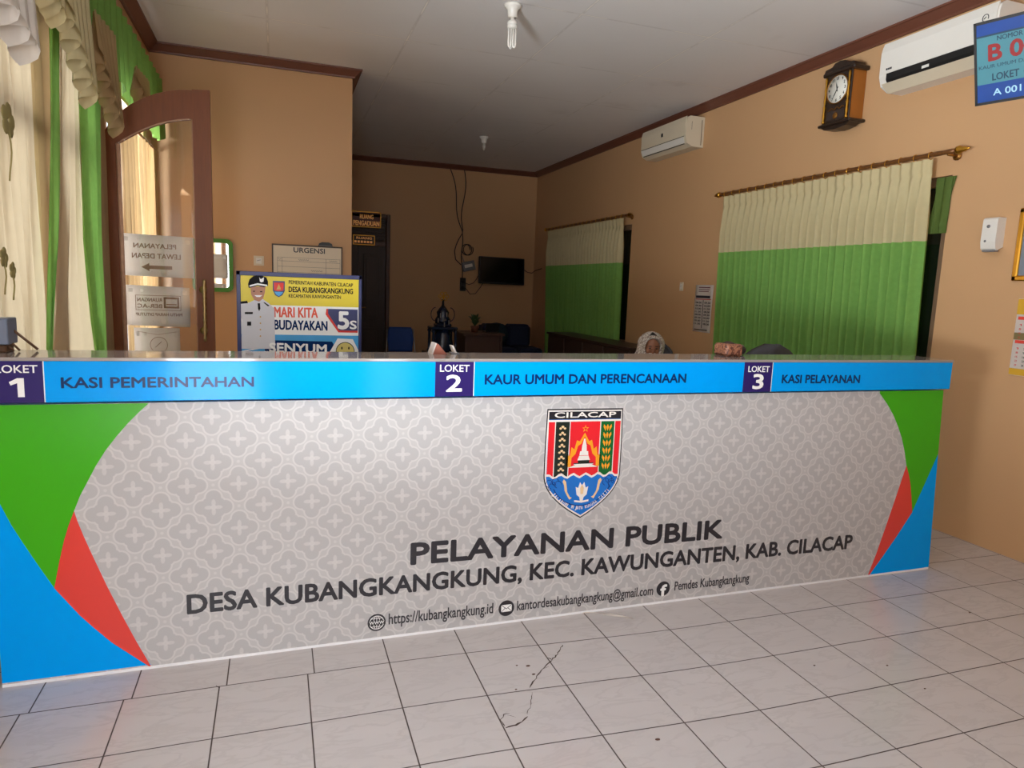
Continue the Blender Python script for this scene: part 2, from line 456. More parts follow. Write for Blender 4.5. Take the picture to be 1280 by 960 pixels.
def pattern_material():
    """grey ground with a lattice of pale quatrefoils, each with a small four-petalled flower"""
    m = bpy.data.materials.new('quatrefoil_print'); m.use_nodes = True; t = NT(m); b = t.n['Principled BSDF']
    co, x, y, z = t.xyz()
    A, B = .1745, .1705
    def wrap(v, per, o):
        f = t.m('FRACT', t.m('DIVIDE', t.m('SUBTRACT', v, o-per*20.5), per))
        return t.m('MULTIPLY', t.m('SUBTRACT', f, .5), per)
    def length(p, q): return t.m('SQRT', t.m('ADD', t.m('MULTIPLY', p, p), t.m('MULTIPLY', q, q)))
    def motif(ox, oz):
        p, q = t.m('ABSOLUTE', wrap(x, A, ox)), t.m('ABSOLUTE', wrap(z, B, oz))
        hi, lo = t.m('MAXIMUM', p, q), t.m('MINIMUM', p, q)
        d = t.m('SUBTRACT', length(t.m('SUBTRACT', hi, .0385), lo), .0290)
        d = t.m('MINIMUM', d, t.m('SUBTRACT', length(t.m('SUBTRACT', hi, .0192), t.m('SUBTRACT', lo, .0192)), .0205))
        pet = t.m('SUBTRACT', length(t.m('MULTIPLY', t.m('SUBTRACT', hi, .0160), .50), lo), .0072)
        pet = t.m('MINIMUM', pet, t.m('SUBTRACT', length(hi, lo), .004))
        star = t.m('SUBTRACT', length(t.m('SUBTRACT', p, A/2), q), .0055)
        return d, pet, star
    d1, p1, s1 = motif(-.332, .860)
    d2, p2, s2 = motif(-.332+A/2, .860+B/2)
    d = t.m('MINIMUM', d1, d2); pt = t.m('MINIMUM', t.m('MINIMUM', p1, p2), t.m('MINIMUM', s1, s2))
    line = t.ss(t.m('ABSOLUTE', d), .0022, .0040, 1.0, 0.0)
    inside = t.ss(d, -.001, .001, 1.0, 0.0)
    fl = t.ss(pt, -.0012, .0012, 1.0, 0.0)
    base = t.mix(inside, lin((188, 186, 185)), lin((180, 178, 178)))
    base = t.mix(t.m('MAXIMUM', t.m('MULTIPLY', line, .75), t.m('MULTIPLY', fl, .62)), base, lin((205, 202, 200)))
    n = t.noise(co, 2.5, 3)
    base = t.mix(t.m('MULTIPLY', n, .06), base, lin((170, 166, 164)))
    t.l.new(base, b.inputs['Base Color']); b.inputs['Roughness'].default_value = .3
    b.inputs['Specular IOR Level'].default_value = .08
    return m
M['pattern'] = pattern_material()

# ------------------------------------------------------------------ the room
XL, XR, YF, YB, ZC = -.97, 4.04, -1.2, 10.8, 3.31
YP, XP = 6.58, .66            # the block of a side room: its face and its corner
TH = .15
def wall(mb, axis, f0, f1, a0, a1, z0, z1, holes=()):
    """axis 'X': wall stands at x f0..f1 and runs along y; axis 'Y': the other way round"""
    def bx(p, q, u, w):
        if axis == 'X': mb.box((f0, p, u), (f1, q, w))
        else: mb.box((p, f0, u), (q, f1, w))
    cur = a0
    for h0, h1, u, w in sorted(holes):
        if h0 > cur: bx(cur, h0, z0, z1)
        if u > z0: bx(h0, h1, z0, u)
        if w < z1: bx(h0, h1, w, z1)
        cur = h1
    if cur < a1: bx(cur, a1, z0, z1)
    return mb
f = MB(); f.box((XL-TH, YF-TH, -.1), (XR+TH, YB+TH, 0)); struct('floor', f, M['floor'])
c = MB(); c.box((XL-TH, YF-TH, ZC), (XR+TH, YB+TH, ZC+.12)); struct('ceiling', c, M['ceiling'])
WINS = [(3.34, 5.50, .80, 2.26), (7.50, 9.95, .80, 2.26)]
struct('wall_right', wall(MB(), 'X', XR, XR+TH, YF, YB+TH, 0, ZC, WINS), M['wall'])
struct('wall_back', wall(MB(), 'Y', YB, YB+TH, XP, XR, 0, ZC, [(.76, 1.60, 0, 2.42)]), M['wall'])
struct('wall_partition', wall(MB(), 'Y', YP, YP+TH, XL, XP, 0, ZC), M['wall'])
w = MB(); w.box((XP-TH, YP+TH, 0), (XP, YB+TH, ZC)); struct('wall_passage', w, M['wall'])
struct('wall_left', wall(MB(), 'X', XL-TH, XL, YF, YP+TH, 0, ZC, [(.35, 1.32, .85, 2.4), (2.85, 4.4, .45, 2.6), (4.93, 6.2, 0, 2.60)]), M['wall'])
struct('wall_front', wall(MB(), 'Y', YF-TH, YF, XL, XR, 0, ZC, [(-.90, -.20, 0, 2.35), (.84, 1.20, 0, 2.35)]), M['wall'])

# cornices: a sloped moulding with a small bead, mitred at the room corners
CP = [(0, 0), (.018, 0), (.022, .012), (.068, .056), (.078, .058), (.080, .07), (0, .07)]
def cornice(name, path):
    """path: corner points (x, y) on the wall face, with the room on the left-hand side of the walk"""
    mb = MB(); P = [Vector((*p, 0)) for p in path]; rows = []
    for i, p in enumerate(P):
        ds = []
        if i > 0: ds.append((P[i]-P[i-1]).normalized())
        if i < len(P)-1: ds.append((P[i+1]-P[i]).normalized())
        ns = [Vector((-d.y, d.x, 0)) for d in ds]
        if len(ns) == 2: off = (ns[0]+ns[1])/(1+ns[0].dot(ns[1]))
        else: off = ns[0]
        rows.append([Vector((p.x, p.y, ZC-.07))+off*a+UZ*b for a, b in CP]+[Vector((p.x, p.y, ZC-.07))])
    mb.grid(rows, smooth=False)
    struct(name, mb, M['wood_trim'])
cornice('trim_1', [(XR, YF), (XR, YB), (XP, YB)])
cornice('trim_2', [(XP, YB), (XP, YP), (XL, YP), (XL, YF)])

# windows of the right wall: frame and dark panes, mostly behind the curtains
for i, (y0, y1, z0, z1) in enumerate(WINS):
    fr = MB(); a, b = XR+.03, XR+.10
    for (p, q, u, v) in ((y0, y0+.06, z0, z1), (y1-.06, y1, z0, z1), (y0, y1, z0, z0+.06), (y0, y1, z1-.06, z1)):
        fr.box((a, p, u), (b, q, v), bev=.006)
    for k in (1, 2):
        ym = y0+(y1-y0)*k/3; fr.box((a, ym-.03, z0), (b, ym+.03, z1), bev=.006)
    wo = struct('window_%d' % (i+1), fr, M['frame_wood'])
    g = MB(); g.box((XR+.06, y0+.02, z0+.02), (XR+.072, y1-.02, z1-.02)); g.build('pane', M['dark_glass'], wo)
# the window behind the curtains of the left wall
fr = MB(); a, b = XL-.11, XL-.04; y0, y1, z0, z1 = 2.85, 4.4, .45, 2.6
for (p, q, u, v) in ((y0, y0+.07, z0, z1), (y1-.07, y1, z0, z1), (y0, y1, z0, z0+.07), (y0, y1, z1-.07, z1), (3.59, 3.66, z0, z1), (y0, y1, 2.02, 2.09)):
    fr.box((a, p, u), (b, q, v), bev=.006)
wo = struct('window_3', fr, M['door_wood'])
g = MB(); g.box((XL-.08, y0+.03, z0+.03), (XL-.074, y1-.03, z1-.03)); g.build('pane', M['glass'], wo)

# door of the back room with its panelled transom
d = MB(); y = YB-.02
d.box((1.60, y-.02, 0), (1.66, YB+.02, 2.48), bev=.008); d.box((.70, y-.02, 0), (.76, YB+.02, 2.48), bev=.008)
d.box((.76, y-.02, 2.42), (1.60, YB+.02, 2.48), bev=.008); d.box((.76, y-.01, 2.0), (1.60, YB+.02, 2.07), bev=.006)
do = struct('door_1', d, M['desk_wood'])
l = MB()
for a, b in ((.765, 1.178), (1.182, 1.595)):
    l.box((a-.012 if a < .9 else a, YB+.02, .005), (b if b < 1.5 else b+.012, YB+.06, 2.005))
    for (u, v) in ((.12, .75), (.87, 1.88)):
        l.box((a+.08, YB+.006, u), (b-.08, YB+.02, v), bev=.012)
        l.box((a+.12, YB-.002, u+.05), (b-.12, YB+.008, v-.05), bev=.008)
l.box((.75, YB+.06, 0), (1.61, YB+.075, 2.44))  # unseen sheet added to stop light leaking around the leaves
lo = l.build('door_leaves', M['dark_wood'], do)
h = MB(); h.box((1.20, YB+.005, .98), (1.225, YB+.02, 1.14)); h.tube([(1.212, YB+.01, 1.06), (1.212, YB-.04, 1.06), (1.30, YB-.04, 1.06)], .008); h.build('handle', M['brass'], lo)
tn = MB(); tn.box((.765, YB+.02, 2.07), (1.595, YB+.05, 2.42))
for k in range(6):
    zz = 2.085+k*.055; tn.box((.78, YB, zz), (1.58, YB+.03, zz+.032), M=None, bev=.006)
tn.build('transom_louvre', M['dark_wood'], do)

# ------------------------------------------------------------------ service counter
YN, YK = 2.66, 2.635            # body front, band front
ct = thing('service_counter', 'long printed public service counter with blue band, grey pattern and town crest', 'counter', (1.24, 2.86, 0))
ct['_o'] = [1.24, 2.86, 0]
def pan(x, y): p = ony(x, y, YN); return (p.x, p.z)
bl, br_, tl, tr = (-.917, .004), (3.397, .004), (-.917, 1.0), (3.340, 1.0)
body = MB()
body.prism([bl, br_, tr, tl], (0, YN, 0), UX, UZ, (0, .20, 0), 0)
# wavy print layers, a fraction of a millimetre each
def layer(poly, k, mi): body.prism(poly, (0, YN-.0007*k, 0), UX, UZ, (0, .0007*k+.001, 0), mi)
mar = .006
g0 = (-.917, 1.0)
greenL = [g0]+[pan(*p) for p in ((186, 504), (174, 515), (160, 529), (146, 545), (132, 563), (120, 582), (110, 601), (100, 620), (92.5, 639))] + \
    [pan(*p) for p in ((86, 656), (80, 676), (74, 703), (68, 735), (54, 715.5), (40.6, 696), (27, 676), (14, 656), (0, 630))]+[(-.917, pan(0, 626)[1])]
layer(greenL, 1, 1)
redL = [pan(*p) for p in ((92.5, 639), (97, 652), (104, 669), (114, 691), (134, 733), (152, 768), (170, 801), (190, 835), (165, 819), (140, 803), (118, 785), (100, 769), (83, 751), (68, 735), (74, 703), (80, 676), (86, 656))]
layer(redL, 2, 2)
blueL = [(-.917, pan(0, 626)[1])]+[pan(*p) for p in ((0, 630), (14, 656), (27, 676), (40.6, 696), (54, 715.5), (68, 735), (83, 751), (100, 769), (118, 785), (140, 803), (165, 819))]+[(pan(189, 834)[0], .016), (-.917, .016)]
layer(blueL, 1, 3)
xe = lambda z: br_[0]+(tr[0]-br_[0])*z
greenR = [pan(*p) for p in ((1099.6, 491.5), (1109, 505), (1116.8, 519), (1122.5, 533), (1127, 547), (1130.5, 563), (1133, 582), (1135.5, 592), (1137.6, 603), (1139, 620), (1140, 640))]
greenR = [(greenR[0][0], 1.0)]+greenR+[(xe(.68), .68), (xe(1.0), 1.0)]
pr = pan(1171.8, 567.4)
greenR[-2] = (xe(pr[1]), pr[1])
layer(greenR, 1, 1)
redR = [pan(*p) for p in ((1133, 582), (1135.5, 592), (1137.6, 603), (1139, 620), (1140, 640), (1131, 654), (1120, 671), (1104, 694), (1083, 723.5), (1095, 693), (1108, 656), (1121, 618))]
layer(redR, 2, 2)
blueR = [pan(*p) for p in ((1140, 640), (1131, 654), (1120, 671), (1104, 694), (1084, 722))]+[(xe(.012), .012), (xe(pr[1]), pr[1])]
layer(blueR, 1, 3)
body.box((-.917, YN-.002, .0), (3.393, YN+.002, .010), 4)      # white lower edge
body.build('front_panel', [M['pattern'], M['green'], M['red'], M['cyan'], M['white_gloss']], ct)
bd = MB()
bd.box((-.93, YK, 1.010), (3.352, 2.88, 1.150), 0, bev=.002)
for a, b in ((None, (54, 55)), ((544, 544), (592, 592)), ((929.5, 930), (964.5, 965))):
    xa = -.93 if a is None else ony(a[0], 470, YK).x
    xb = ony(b[0], 470, YK).x
    bd.box((xa, YK-.0006, 1.0105), (xb, YK+.001, 1.1495), 1)
    bd.box((xb, YK-.0008, 1.0105), (xb+.003, YK+.001, 1.1495), 2)
bd.build('band', [M['cyan'], M['purple'], M['white_gloss']], ct)
tp = MB(); tp.box((-.935, YK-.004, 1.150), (3.354, 2.885, 1.162), 0, bev=.002); tp.build('worktop', M['worktop'] if 'worktop' in M else M['white_gloss'], ct)
def lettering(name, rows, m, Y):
    for txt, x0, x1, z0, z1, cap, wt in rows:
        O, D = Vector((x0, Y, z0)), Vector((x1-x0, 0, z1-z0))
        for wd, a, b in word_spans(txt):
            mb = MB(); mb.text(wd, O+D*a, D, UZ, D.length*(b-a), cap, .0008, weight=wt); mb.build(name, m, ct)
lettering('band_lettering', [
    ('KASI PEMERINTAHAN', -.684, -.081, 1.0595, 1.0585, .0345, .030),
    ('KAUR UMUM DAN PERENCANAAN', .796, 1.737, 1.0585, 1.0580, .0385, .030),
    ('KASI PELAYANAN', 2.266, 2.737, 1.0510, 1.0475, .0385, .030)], M['navy'], YK-.0002)
lettering('counter_number', [
    ('LOKET', -.868, -.750, 1.1110, 1.1110, .0250, .012), ('1', -.832, -.790, 1.030, 1.030, .063, .03),
    ('LOKET', .609, .729, 1.1110, 1.1100, .0270, .012), ('2', .637, .698, 1.032, 1.032, .063, .03),
    ('LOKET', 2.069, 2.188, 1.1050, 1.1040, .0270, .012), ('3', 2.102, 2.158, 1.026, 1.026, .066, .03)], M['white'], YK-.0008)
lettering('title_lettering', [
    ('PELAYANAN PUBLIK', .514, 2.019, .311, .297, .0870, .040),
    ('DESA KUBANGKANGKUNG, KEC. KAWUNGANTEN, KAB. CILACAP', -.323, 2.831, .200, .171, .0710, .034)], M['charcoal'], YN)
lettering('contact_lettering', [
    ('https://kubangkangkung.id', .425, .874, .0605, .0540, .0460, .012),
    ('kantordesakubangkangkung@gmail.com', .984, 1.661, .0525, .0475, .0440, .012),
    ('Pemdes Kubangkangkung', 1.777, 2.201, .0560, .0540, .0430, .012)], M['charcoal'], YN)
IC = [M['charcoal'], M['white']]
ic = MB()
def disc(x, z, r, k, mi, n=28): ic.prism([(x+r*math.cos(2*PI*i/n), z+r*math.sin(2*PI*i/n)) for i in range(n)], (0, YN-.0006*k, 0), UX, UZ, (0, .0006*k, 0), mi)
def ring(mb, x, z, rx, rz, w, k, mi, n=24):
    pts = [(x+rx*math.cos(2*PI*i/n), z+rz*math.sin(2*PI*i/n)) for i in range(n)]
    ins = [(x+(rx-w)*math.cos(2*PI*i/n), z+(rz-w)*math.sin(2*PI*i/n)) for i in range(n)]
    Y = YN-.0006*k
    vs = [(p[0], Y, p[1]) for p in pts]+[(p[0], Y, p[1]) for p in ins]
    mb.add(vs, [(i, (i+1) % n, n+(i+1) % n, n+i) for i in range(n)], mi)
disc(.376, .0745, .037, 1, 0)
ring(ic, .376, .0745, .030, .030, .003, 2, 1); ring(ic, .376, .0745, .014, .030, .0025, 2, 1)
for zz, hw in ((.092, .025), (.057, .025)): ic.box((.376-hw, YN-.0014, zz-.001), (.376+hw, YN, zz+.001), 1)
ic.box((.376-.0012, YN-.0014, .046), (.376+.0012, YN, .103), 1)
ic.box((.342, YN-.0015, .066), (.410, YN, .083), 0)
ic.text('WWW', (.346, YN-.001, .068), UX, UZ, .060, .013, .001, 1, .02)
ic.build('contact_icon', IC, ct); ic = MB()
disc(.935, .0685, .036, 1, 0)
ic.box((.911, YN-.0012, .053), (.959, YN, .085), 1)
for a, b in (((.911, .085), (.935, .066)), ((.959, .085), (.935, .066)), ((.911, .053), (.929, .0705)), ((.959, .053), (.941, .0705))):
    ic.tube([(a[0], YN-.0014, a[1]), (b[0], YN-.0014, b[1])], .0012, 4, 0)
ic.build('contact_icon', IC, ct); ic = MB()
disc(1.715, .0715, .036, 1, 0)
ic.text('f', (1.702, YN-.0008, .037), UX, UZ, .030, .052, .001, 1, .04)
ic.build('contact_icon', IC, ct)

# the crest
cr = MB()
CM = [mat('crest_dark', (40, 40, 46), .2), mat('crest_white', (232, 226, 220), .2), mat('crest_red', (226, 38, 48), .2), mat('crest_green', (24, 98, 44), .2),
      mat('crest_blue', (30, 112, 200), .2), mat('crest_orange', (240, 160, 40), .2), mat('crest_pale', (228, 196, 150), .2), mat('crest_deep_blue', (20, 60, 130), .2), mat('crest_black_green', (34, 42, 36), .2)]
CX, CT, CB, CW = 1.264, .944, .452, .180        # centre, top, tip, half width
def sh(t, z):                                   # slight drop to the right as printed
    return (t, z-.010*(t-CX))
def shield(w, top, tip):
    r = [(CX-w, top), (CX-w-.004, top-(top-tip)*.3)]
    L = []
    for i in range(0, 13):
        a = i/12*PI/2
        q = i/12; L.append((CX-(w+.004)*(1-q*q), .655-(.655-tip)*q))
    left = r+L
    right = [(2*CX-x, z) for x, z in left[:-1]][::-1]
    return [sh(*p) for p in left+right]
def cl(poly, k, mi): cr.prism(poly, (0, YN-.0005*k, 0), UX, UZ, (0, .0005*k, 0), mi)
cl(shield(CW, CT, CB), 1, 0); cl(shield(CW-.005, CT-.006, CB+.006), 2, 1); cl(shield(CW-.011, CT-.012, CB+.014), 3, 4)
R4 = lambda x0, x1, z0, z1: [sh(x0, z0), sh(x1, z0), sh(x1, z1), sh(x0, z1)]
wb = .652
cl(R4(CX-CW+.009, CX+CW-.009, .898, CT-.012), 4, 0)
def wavy(x0, x1, z1, z0, amp=.008, per=.06):
    n = 24
    return [sh(x0, z1), sh(x1, z1)][::-1]+[sh(x0+(x1-x0)*i/n, z0+amp*math.sin(2*PI*(x0+(x1-x0)*i/n-CX)/per)) for i in range(n+1)]
cl(wavy(CX-CW+.008, CX+CW-.008, .890, wb-.010), 4, 1)
cl(wavy(CX-CW+.009, CX+CW-.009, .890, wb), 5, 2)
for x0, x1, mi in ((1.126, 1.190, 8), (1.340, 1.404, 3)):
    cl(wavy(x0-.004, x1+.004, .890, wb), 6, 1); cl(wavy(x0, x1, .890, wb+.001), 7, mi)
cl(R4(CX-CW+.006, CX+CW-.006, .888, .896), 8, 1)
cr.text('CILACAP', (CX-.145, YN-.0024, .908), (1, 0, -.01), UZ, .290, .022, .0006, 1, .03)
def star(x, z, r, k, mi): cl([sh(x+(r if i % 2 == 0 else r*.42)*math.sin(i*PI/5), z+(r if i % 2 == 0 else r*.42)*math.cos(i*PI/5)) for i in range(10)], k, mi)
star(CX+.002, .856, .016, 7, 5); star(CX+.002, .856, .010, 8, 2)
for k in range(8):                              # cotton blossoms of the dark strip
    z = .862-k*.0265; x = 1.158
    for dx, dz, r in ((-.010, -.003, .006), (.010, -.003, .006), (0, .004, .007)):
        cl([sh(x+dx+r*math.cos(2*PI*i/7), z+dz+r*.8*math.sin(2*PI*i/7)) for i in range(7)], 8, 6)
for k in range(6):                              # the ear of rice
    z = .862-k*.0345; x = 1.372
    for dx, tl_ in ((-.011, -.35), (0, 0), (.011, .35)):
        cl([sh(x+dx+tl_*.020, z+.012), sh(x+dx+.006+tl_*.008, z), sh(x+dx-tl_*.004, z-.018), sh(x+dx-.006+tl_*.008, z)], 8, 5)
fl = [(-.082, .688), (-.082, .745), (-.066, .735), (-.060, .775), (-.046, .765), (-.036, .805), (-.022, .800), (0, .838), (.022, .800), (.036, .805), (.046, .765), (.060, .775), (.066, .735), (.082, .745), (.080, .688)]
cl([sh(CX+a, b) for a, b in fl], 7, 5)
fl2 = [(-.060, .690), (-.058, .728), (-.040, .745), (-.030, .780), (-.014, .790), (0, .822), (.014, .790), (.030, .780), (.040, .745), (.058, .728), (.060, .690)]
cl([sh(CX+a, b) for a, b in fl2], 8, 2)
for x0, x1, z0, z1, mi, k in ((.036, .050, .692, .704, 0, 9), (.034, .048, .690, .700, 1, 10), (.026, .028, .700, .716, 8, 10), (.030, .022, .716, .736, 1, 10), (.021, .019, .738, .756, 1, 10), (.012, .010, .756, .785, 1, 10), (.009, .003, .785, .812, 1, 10)):
    cl([sh(CX-x0, z0), sh(CX+x0, z0), sh(CX+x1, z1), sh(CX-x1, z1)], k, mi)
cl([sh(CX-.070, .684), sh(CX+.068, .684), sh(CX+.045, .694), sh(CX-.045, .694)], 9, 1)
for s_ in (-1, 1):                              # the two fishes and the clouds
    ps = [(.088, .632), (.078, .622), (.074, .600), (.070, .575), (.056, .552), (.046, .548), (.058, .540), (.066, .552), (.082, .580), (.086, .606), (.094, .622)]
    cl([sh(CX+s_*a, b) for a, b in ps], 6, 6)
    for j in range(5):
        cx_, cz_ = CX+s_*(.115+.013*j-(.01 if j > 2 else 0)), .612+.012*math.sin(j*1.7)
        cr.tube([(cx_+.016*math.cos(q*PI/5), YN-.0022, cz_+.016*math.sin(q*PI/5)) for q in range(8)], .0013, 4, 7)
tu = [(-.006, .530), (-.010, .548), (-.024, .560), (-.030, .596), (-.018, .590), (-.010, .616), (0, .600), (.010, .616), (.018, .590), (.030, .596), (.024, .560), (.010, .548), (.006, .530)]
cl([sh(CX+a, b) for a, b in tu], 6, 1)
cl([sh(CX+a, b) for a, b in ((-.006, .562), (-.009, .590), (0, .606), (.009, .590), (.006, .562))], 7, 6)
cl([sh(CX+a, b) for a, b in ((-.034, .528), (-.034, .536), (0, .531), (.034, .536), (.034, .528), (0, .523))], 7, 1)
cr.tube([(CX+.150*math.sin(a), YN-.0020, .655-.145*math.cos(a)) for a in [i*.16-1.12 for i in range(15)]], .0022, 4, 7)
mt = 'JALABUMI WIJAYA KUSUMA CAKTI'
for i, chh in enumerate(mt):
    if chh == ' ': continue
    q_ = -1.0+2.0*i/(len(mt)-1); a = math.atan(2*.074*q_/.136)
    p = (CX+.136*q_-.004, .493+.074*q_*q_)
    u = (math.cos(a), 0, math.sin(a)); v = (-math.sin(a), 0, math.cos(a))
    cr.text(chh, (p[0], YN-.0022, p[1]), u, v, .0075 if chh not in 'I' else .002, .015, .0006, 1, .02)
cr.build('crest', CM, ct)

# ------------------------------------------------------------------ entrance door leaf in the left wall, swung open into the room
dl = thing('door_2', 'open red-brown wooden door leaf with arched top and tall glass pane', 'door', (-.965, 4.85, 0), kind='structure')
DY0, DY1 = 4.83, 4.872
xr = -.380
arch_o = [(-.965, 2.28), (-.93, 2.345), (-.88, 2.40), (-.82, 2.45), (-.75, 2.495), (-.68, 2.53), (-.615, 2.553), (-.55, 2.567), (-.475, 2.575)]
arch_i = [(-.905, 2.213), (-.86, 2.245), (-.80, 2.285), (-.74, 2.320), (-.68, 2.350), (-.62, 2.373), (-.56, 2.390), (-.505, 2.400)]
mb = MB(); mb.prism([(-.480, 0), (xr, 0), (xr, 2.585), (-.480, 2.577)], (0, DY0-.004, 0), UX, UZ, (0, DY1-DY0+.008, 0)); st = mb.build('stile', M['door_wood'], dl)
mb = MB(); mb.prism([(-.965, 0), (-.905, 0), (-.905, 2.213), (-.905, 2.38), (-.965, 2.28)], (0, DY0, 0), UX, UZ, (0, DY1-DY0, 0)); mb.build('stile', M['door_wood'], dl)
mb = MB(); mb.prism(arch_i+[(-.48, 2.405)]+arch_o[::-1][:-1]+[(-.905, 2.372)], (0, DY0, 0), UX, UZ, (0, DY1-DY0, 0)); mb.build('arched_rail', M['door_wood'], dl)
mb = MB(); mb.box((-.905, DY0, .02), (-.48, DY1, .62)); mb.box((-.86, DY0-.008, .12), (-.53, DY1+.008, .52), bev=.01); mb.build('bottom_panel', M['door_wood'], dl)
mb = MB(); bead = [(-.905, 2.213)]+arch_i[1:]+[(-.499, 2.401)]
mb.tube([(x, DY0-.002, z) for x, z in bead], .004, 6); mb.tube([(-.894, DY0-.003, .62), (-.894, DY0-.003, 2.214)], .013, 8); mb.tube([(-.484, DY0-.002, .62), (-.484, DY0-.002, 2.40)], .004, 6)
mb.build('glazing_bead', mat('pale_worn_bead', (196, 150, 120), .5, var=.25, scale=30), dl)
mb = MB(); mb.prism([(-.905, .62), (-.48, .62), (-.48, 2.404)]+arch_i[::-1], (0, 4.850, 0), UX, UZ, (0, .004, 0)); mb.build('glass_pane', M['glass'], dl)
mb = MB(); hx = -.432
mb.tube([(hx, DY0-.055, 1.035+i*.0195) for i in range(21)], [.009+.002*(i % 2) for i in range(21)], 10)
for z in (1.10, 1.36):
    mb.cyl((hx, DY0-.055, z), (hx, DY0-.004, z), .007); mb.lathe([(.021, DY0-.010), (.024, DY0-.004), (.021, DY0)], (hx-.012, 0, z), 14, axis='Y')
mb.build('pull_handle', mat('twisted_brass_handle', (190, 160, 110), .3, metal=.9, var=.3, scale=60), st)

def door_paper(label, x0, x1, z0, z1, rows, skew=0):
    mb = MB(); n = 6; rws = []
    for j in range(5):
        z = z0+(z1-z0)*j/4
        rws.append([(x0+(x1-x0)*i/n, 4.8815+.002*math.sin(i*1.3+j), z+skew*(i/n-.5)) for i in range(n+1)])
    mb.grid(rws, 0, thick=(0, .0006, 0))
    o = mb.build('paper_sign', M['paper'], base=Vector(((x0+x1)/2, 4.882, z0)))
    tag(o, label, 'sign', 'paper notices on the door glass')
    for r in rows:
        t = MB(); r(t); t.build('show_through_print', mat('faint_brown_print', (176, 140, 116), .8, var=.05), o)
    return o
mir = lambda txt, xr_, w, z, cap, wt=.02: (lambda t: t.text(txt, (xr_, 4.8790, z), (-1, 0, 0), UZ, w, cap, .0006, weight=wt))
def bxr(x0, x1, z0, z1): return lambda t: t.box((x0, 4.8780, z0), (x1, 4.8788, z1))
def frame_r(x0, x1, z0, z1, w=.003):
    def fn(t):
        for a, b, c_, d_ in ((x0, x1, z0, z0+w), (x0, x1, z1-w, z1), (x0, x0+w, z0, z1), (x1-w, x1, z0, z1)): t.box((a, 4.8780, c_), (b, 4.8788, d_))
    return fn
door_paper('white paper notice with mirrored lettering and arrow on the door glass', -.915, -.500, 1.432, 1.690, [
    mir('PELAYANAN', -.600, .240, 1.608, .028), mir('LEWAT DEPAN', -.575, .275, 1.545, .030),
    lambda t: t.prism([(-.800, 1.490), (-.755, 1.515), (-.755, 1.501), (-.625, 1.501), (-.625, 1.479), (-.755, 1.479), (-.755, 1.465)], (0, 4.8780, 0), UX, UZ, (0, .0008, 0))], -.006)
door_paper('white paper notice with a mirrored boxed print, middle one on the door glass', -.895, -.528, 1.120, 1.372, [
    frame_r(-.840, -.580, 1.220, 1.315), mir('RUANGAN', -.690, .140, 1.275, .022), mir('BER-AC', -.690, .140, 1.235, .024), frame_r(-.680, -.590, 1.235, 1.305, .012), bxr(-.665, -.605, 1.255, 1.262), mir('PINTU HARAP DITUTUP', -.575, .265, 1.185, .018)], -.008)
def circ(t):
    pts = [(-.715+.05*math.cos(a*PI/12), 4.8778, 1.000+.05*math.sin(a*PI/12)) for a in range(24)]
    t.tube(pts, .0016, 4, closed=True); t.tube([(-.735, 4.8778, .985), (-.700, 4.8778, 1.020)], .0016, 4)
    t.tube([(-.83, 4.8778, 1.085), (-.72, 4.8778, 1.065), (-.61, 4.8778, 1.085)], .0012, 4)
door_paper('white paper notice with a faint circle, lowest one on the door glass', -.855, -.592, .80, 1.108, [circ])

# ------------------------------------------------------------------ curtains of the left wall
def drape(mb, rows, X, n, amp, mi=0, ph=0.0, edge=0.0, seg=8):
    """rows of (z, y left edge, y right edge); folds swing the cloth about the plane x = X"""
    cols = n*seg; R = []
    rnd = [random.uniform(-.35, .35) for _ in range(cols+1)]
    for j, (z, y0, y1) in enumerate(rows):
        r = []
        for i in range(cols+1):
            t = i/cols
            a = 2*PI*n*t+ph+.5*math.sin(3.1*t+j*.15)
            r.append((X+amp*(math.sin(a)+.25*math.sin(2.3*a+1)+rnd[i]*.2)+edge*t, y0+(y1-y0)*t+.012*math.sin(j*.7+i), z))
        R.append(r)
    mb.grid(R, mi); return mb
def px_rows(X, pts, z_low=.06):
    """pts: (left x, left y, right x, right y) in the photograph, top to bottom; carried down to z_low"""
    out = []
    for a, b, c_, d_ in pts:
        p, q = onx(a, b, X), onx(c_, d_, X); out.append(((p.z+q.z)/2, p.y, q.y))
    dz = out[-1][0]-z_low
    k = (out[-1][1]-out[-2][1])/max(.01, out[-2][0]-out[-1][0]); k2 = (out[-1][2]-out[-2][2])/max(.01, out[-2][0]-out[-1][0])
    out.append((z_low, out[-1][1]+k*dz*.3, out[-1][2]+k2*dz*.3))
    fine = []
    for (z0, a0, b0), (z1, a1, b1) in zip(out, out[1:]):
        m_ = max(1, int(abs(z0-z1)/.12))
        for i in range(m_): t = i/m_; fine.append((z0+(z1-z0)*t, a0+(a1-a0)*t, b0+(b1-b0)*t))
    fine.append(out[-1]); return fine
def curtain(name, label, rows, X, n, amp, m, ph=0, edge=0, group=None, cat='curtain', extra=None):
    mb = drape(MB(), rows, X, n, amp, 0, ph, edge)
    o = mb.build(name, m, base=Vector((X, rows[-1][1], 0)))
    tag(o, label, cat, group)
    return o
CG = 'curtains along the window wall'
def rows_y(zt, y0t, y1t, zb, y0b, y1b, n=22):
    return [(zt+(zb-zt)*i/n, y0t+(y0b-y0t)*i/n, y1t+(y1b-y1t)*i/n) for i in range(n+1)]
sh1 = curtain('sheer_curtain', 'broad cream sheer curtain with flower prints beside the counter end', rows_y(2.95, 2.74, 3.44, .06, 3.04, 3.44), -.940, 6, .014, M['sheer'], group=CG)
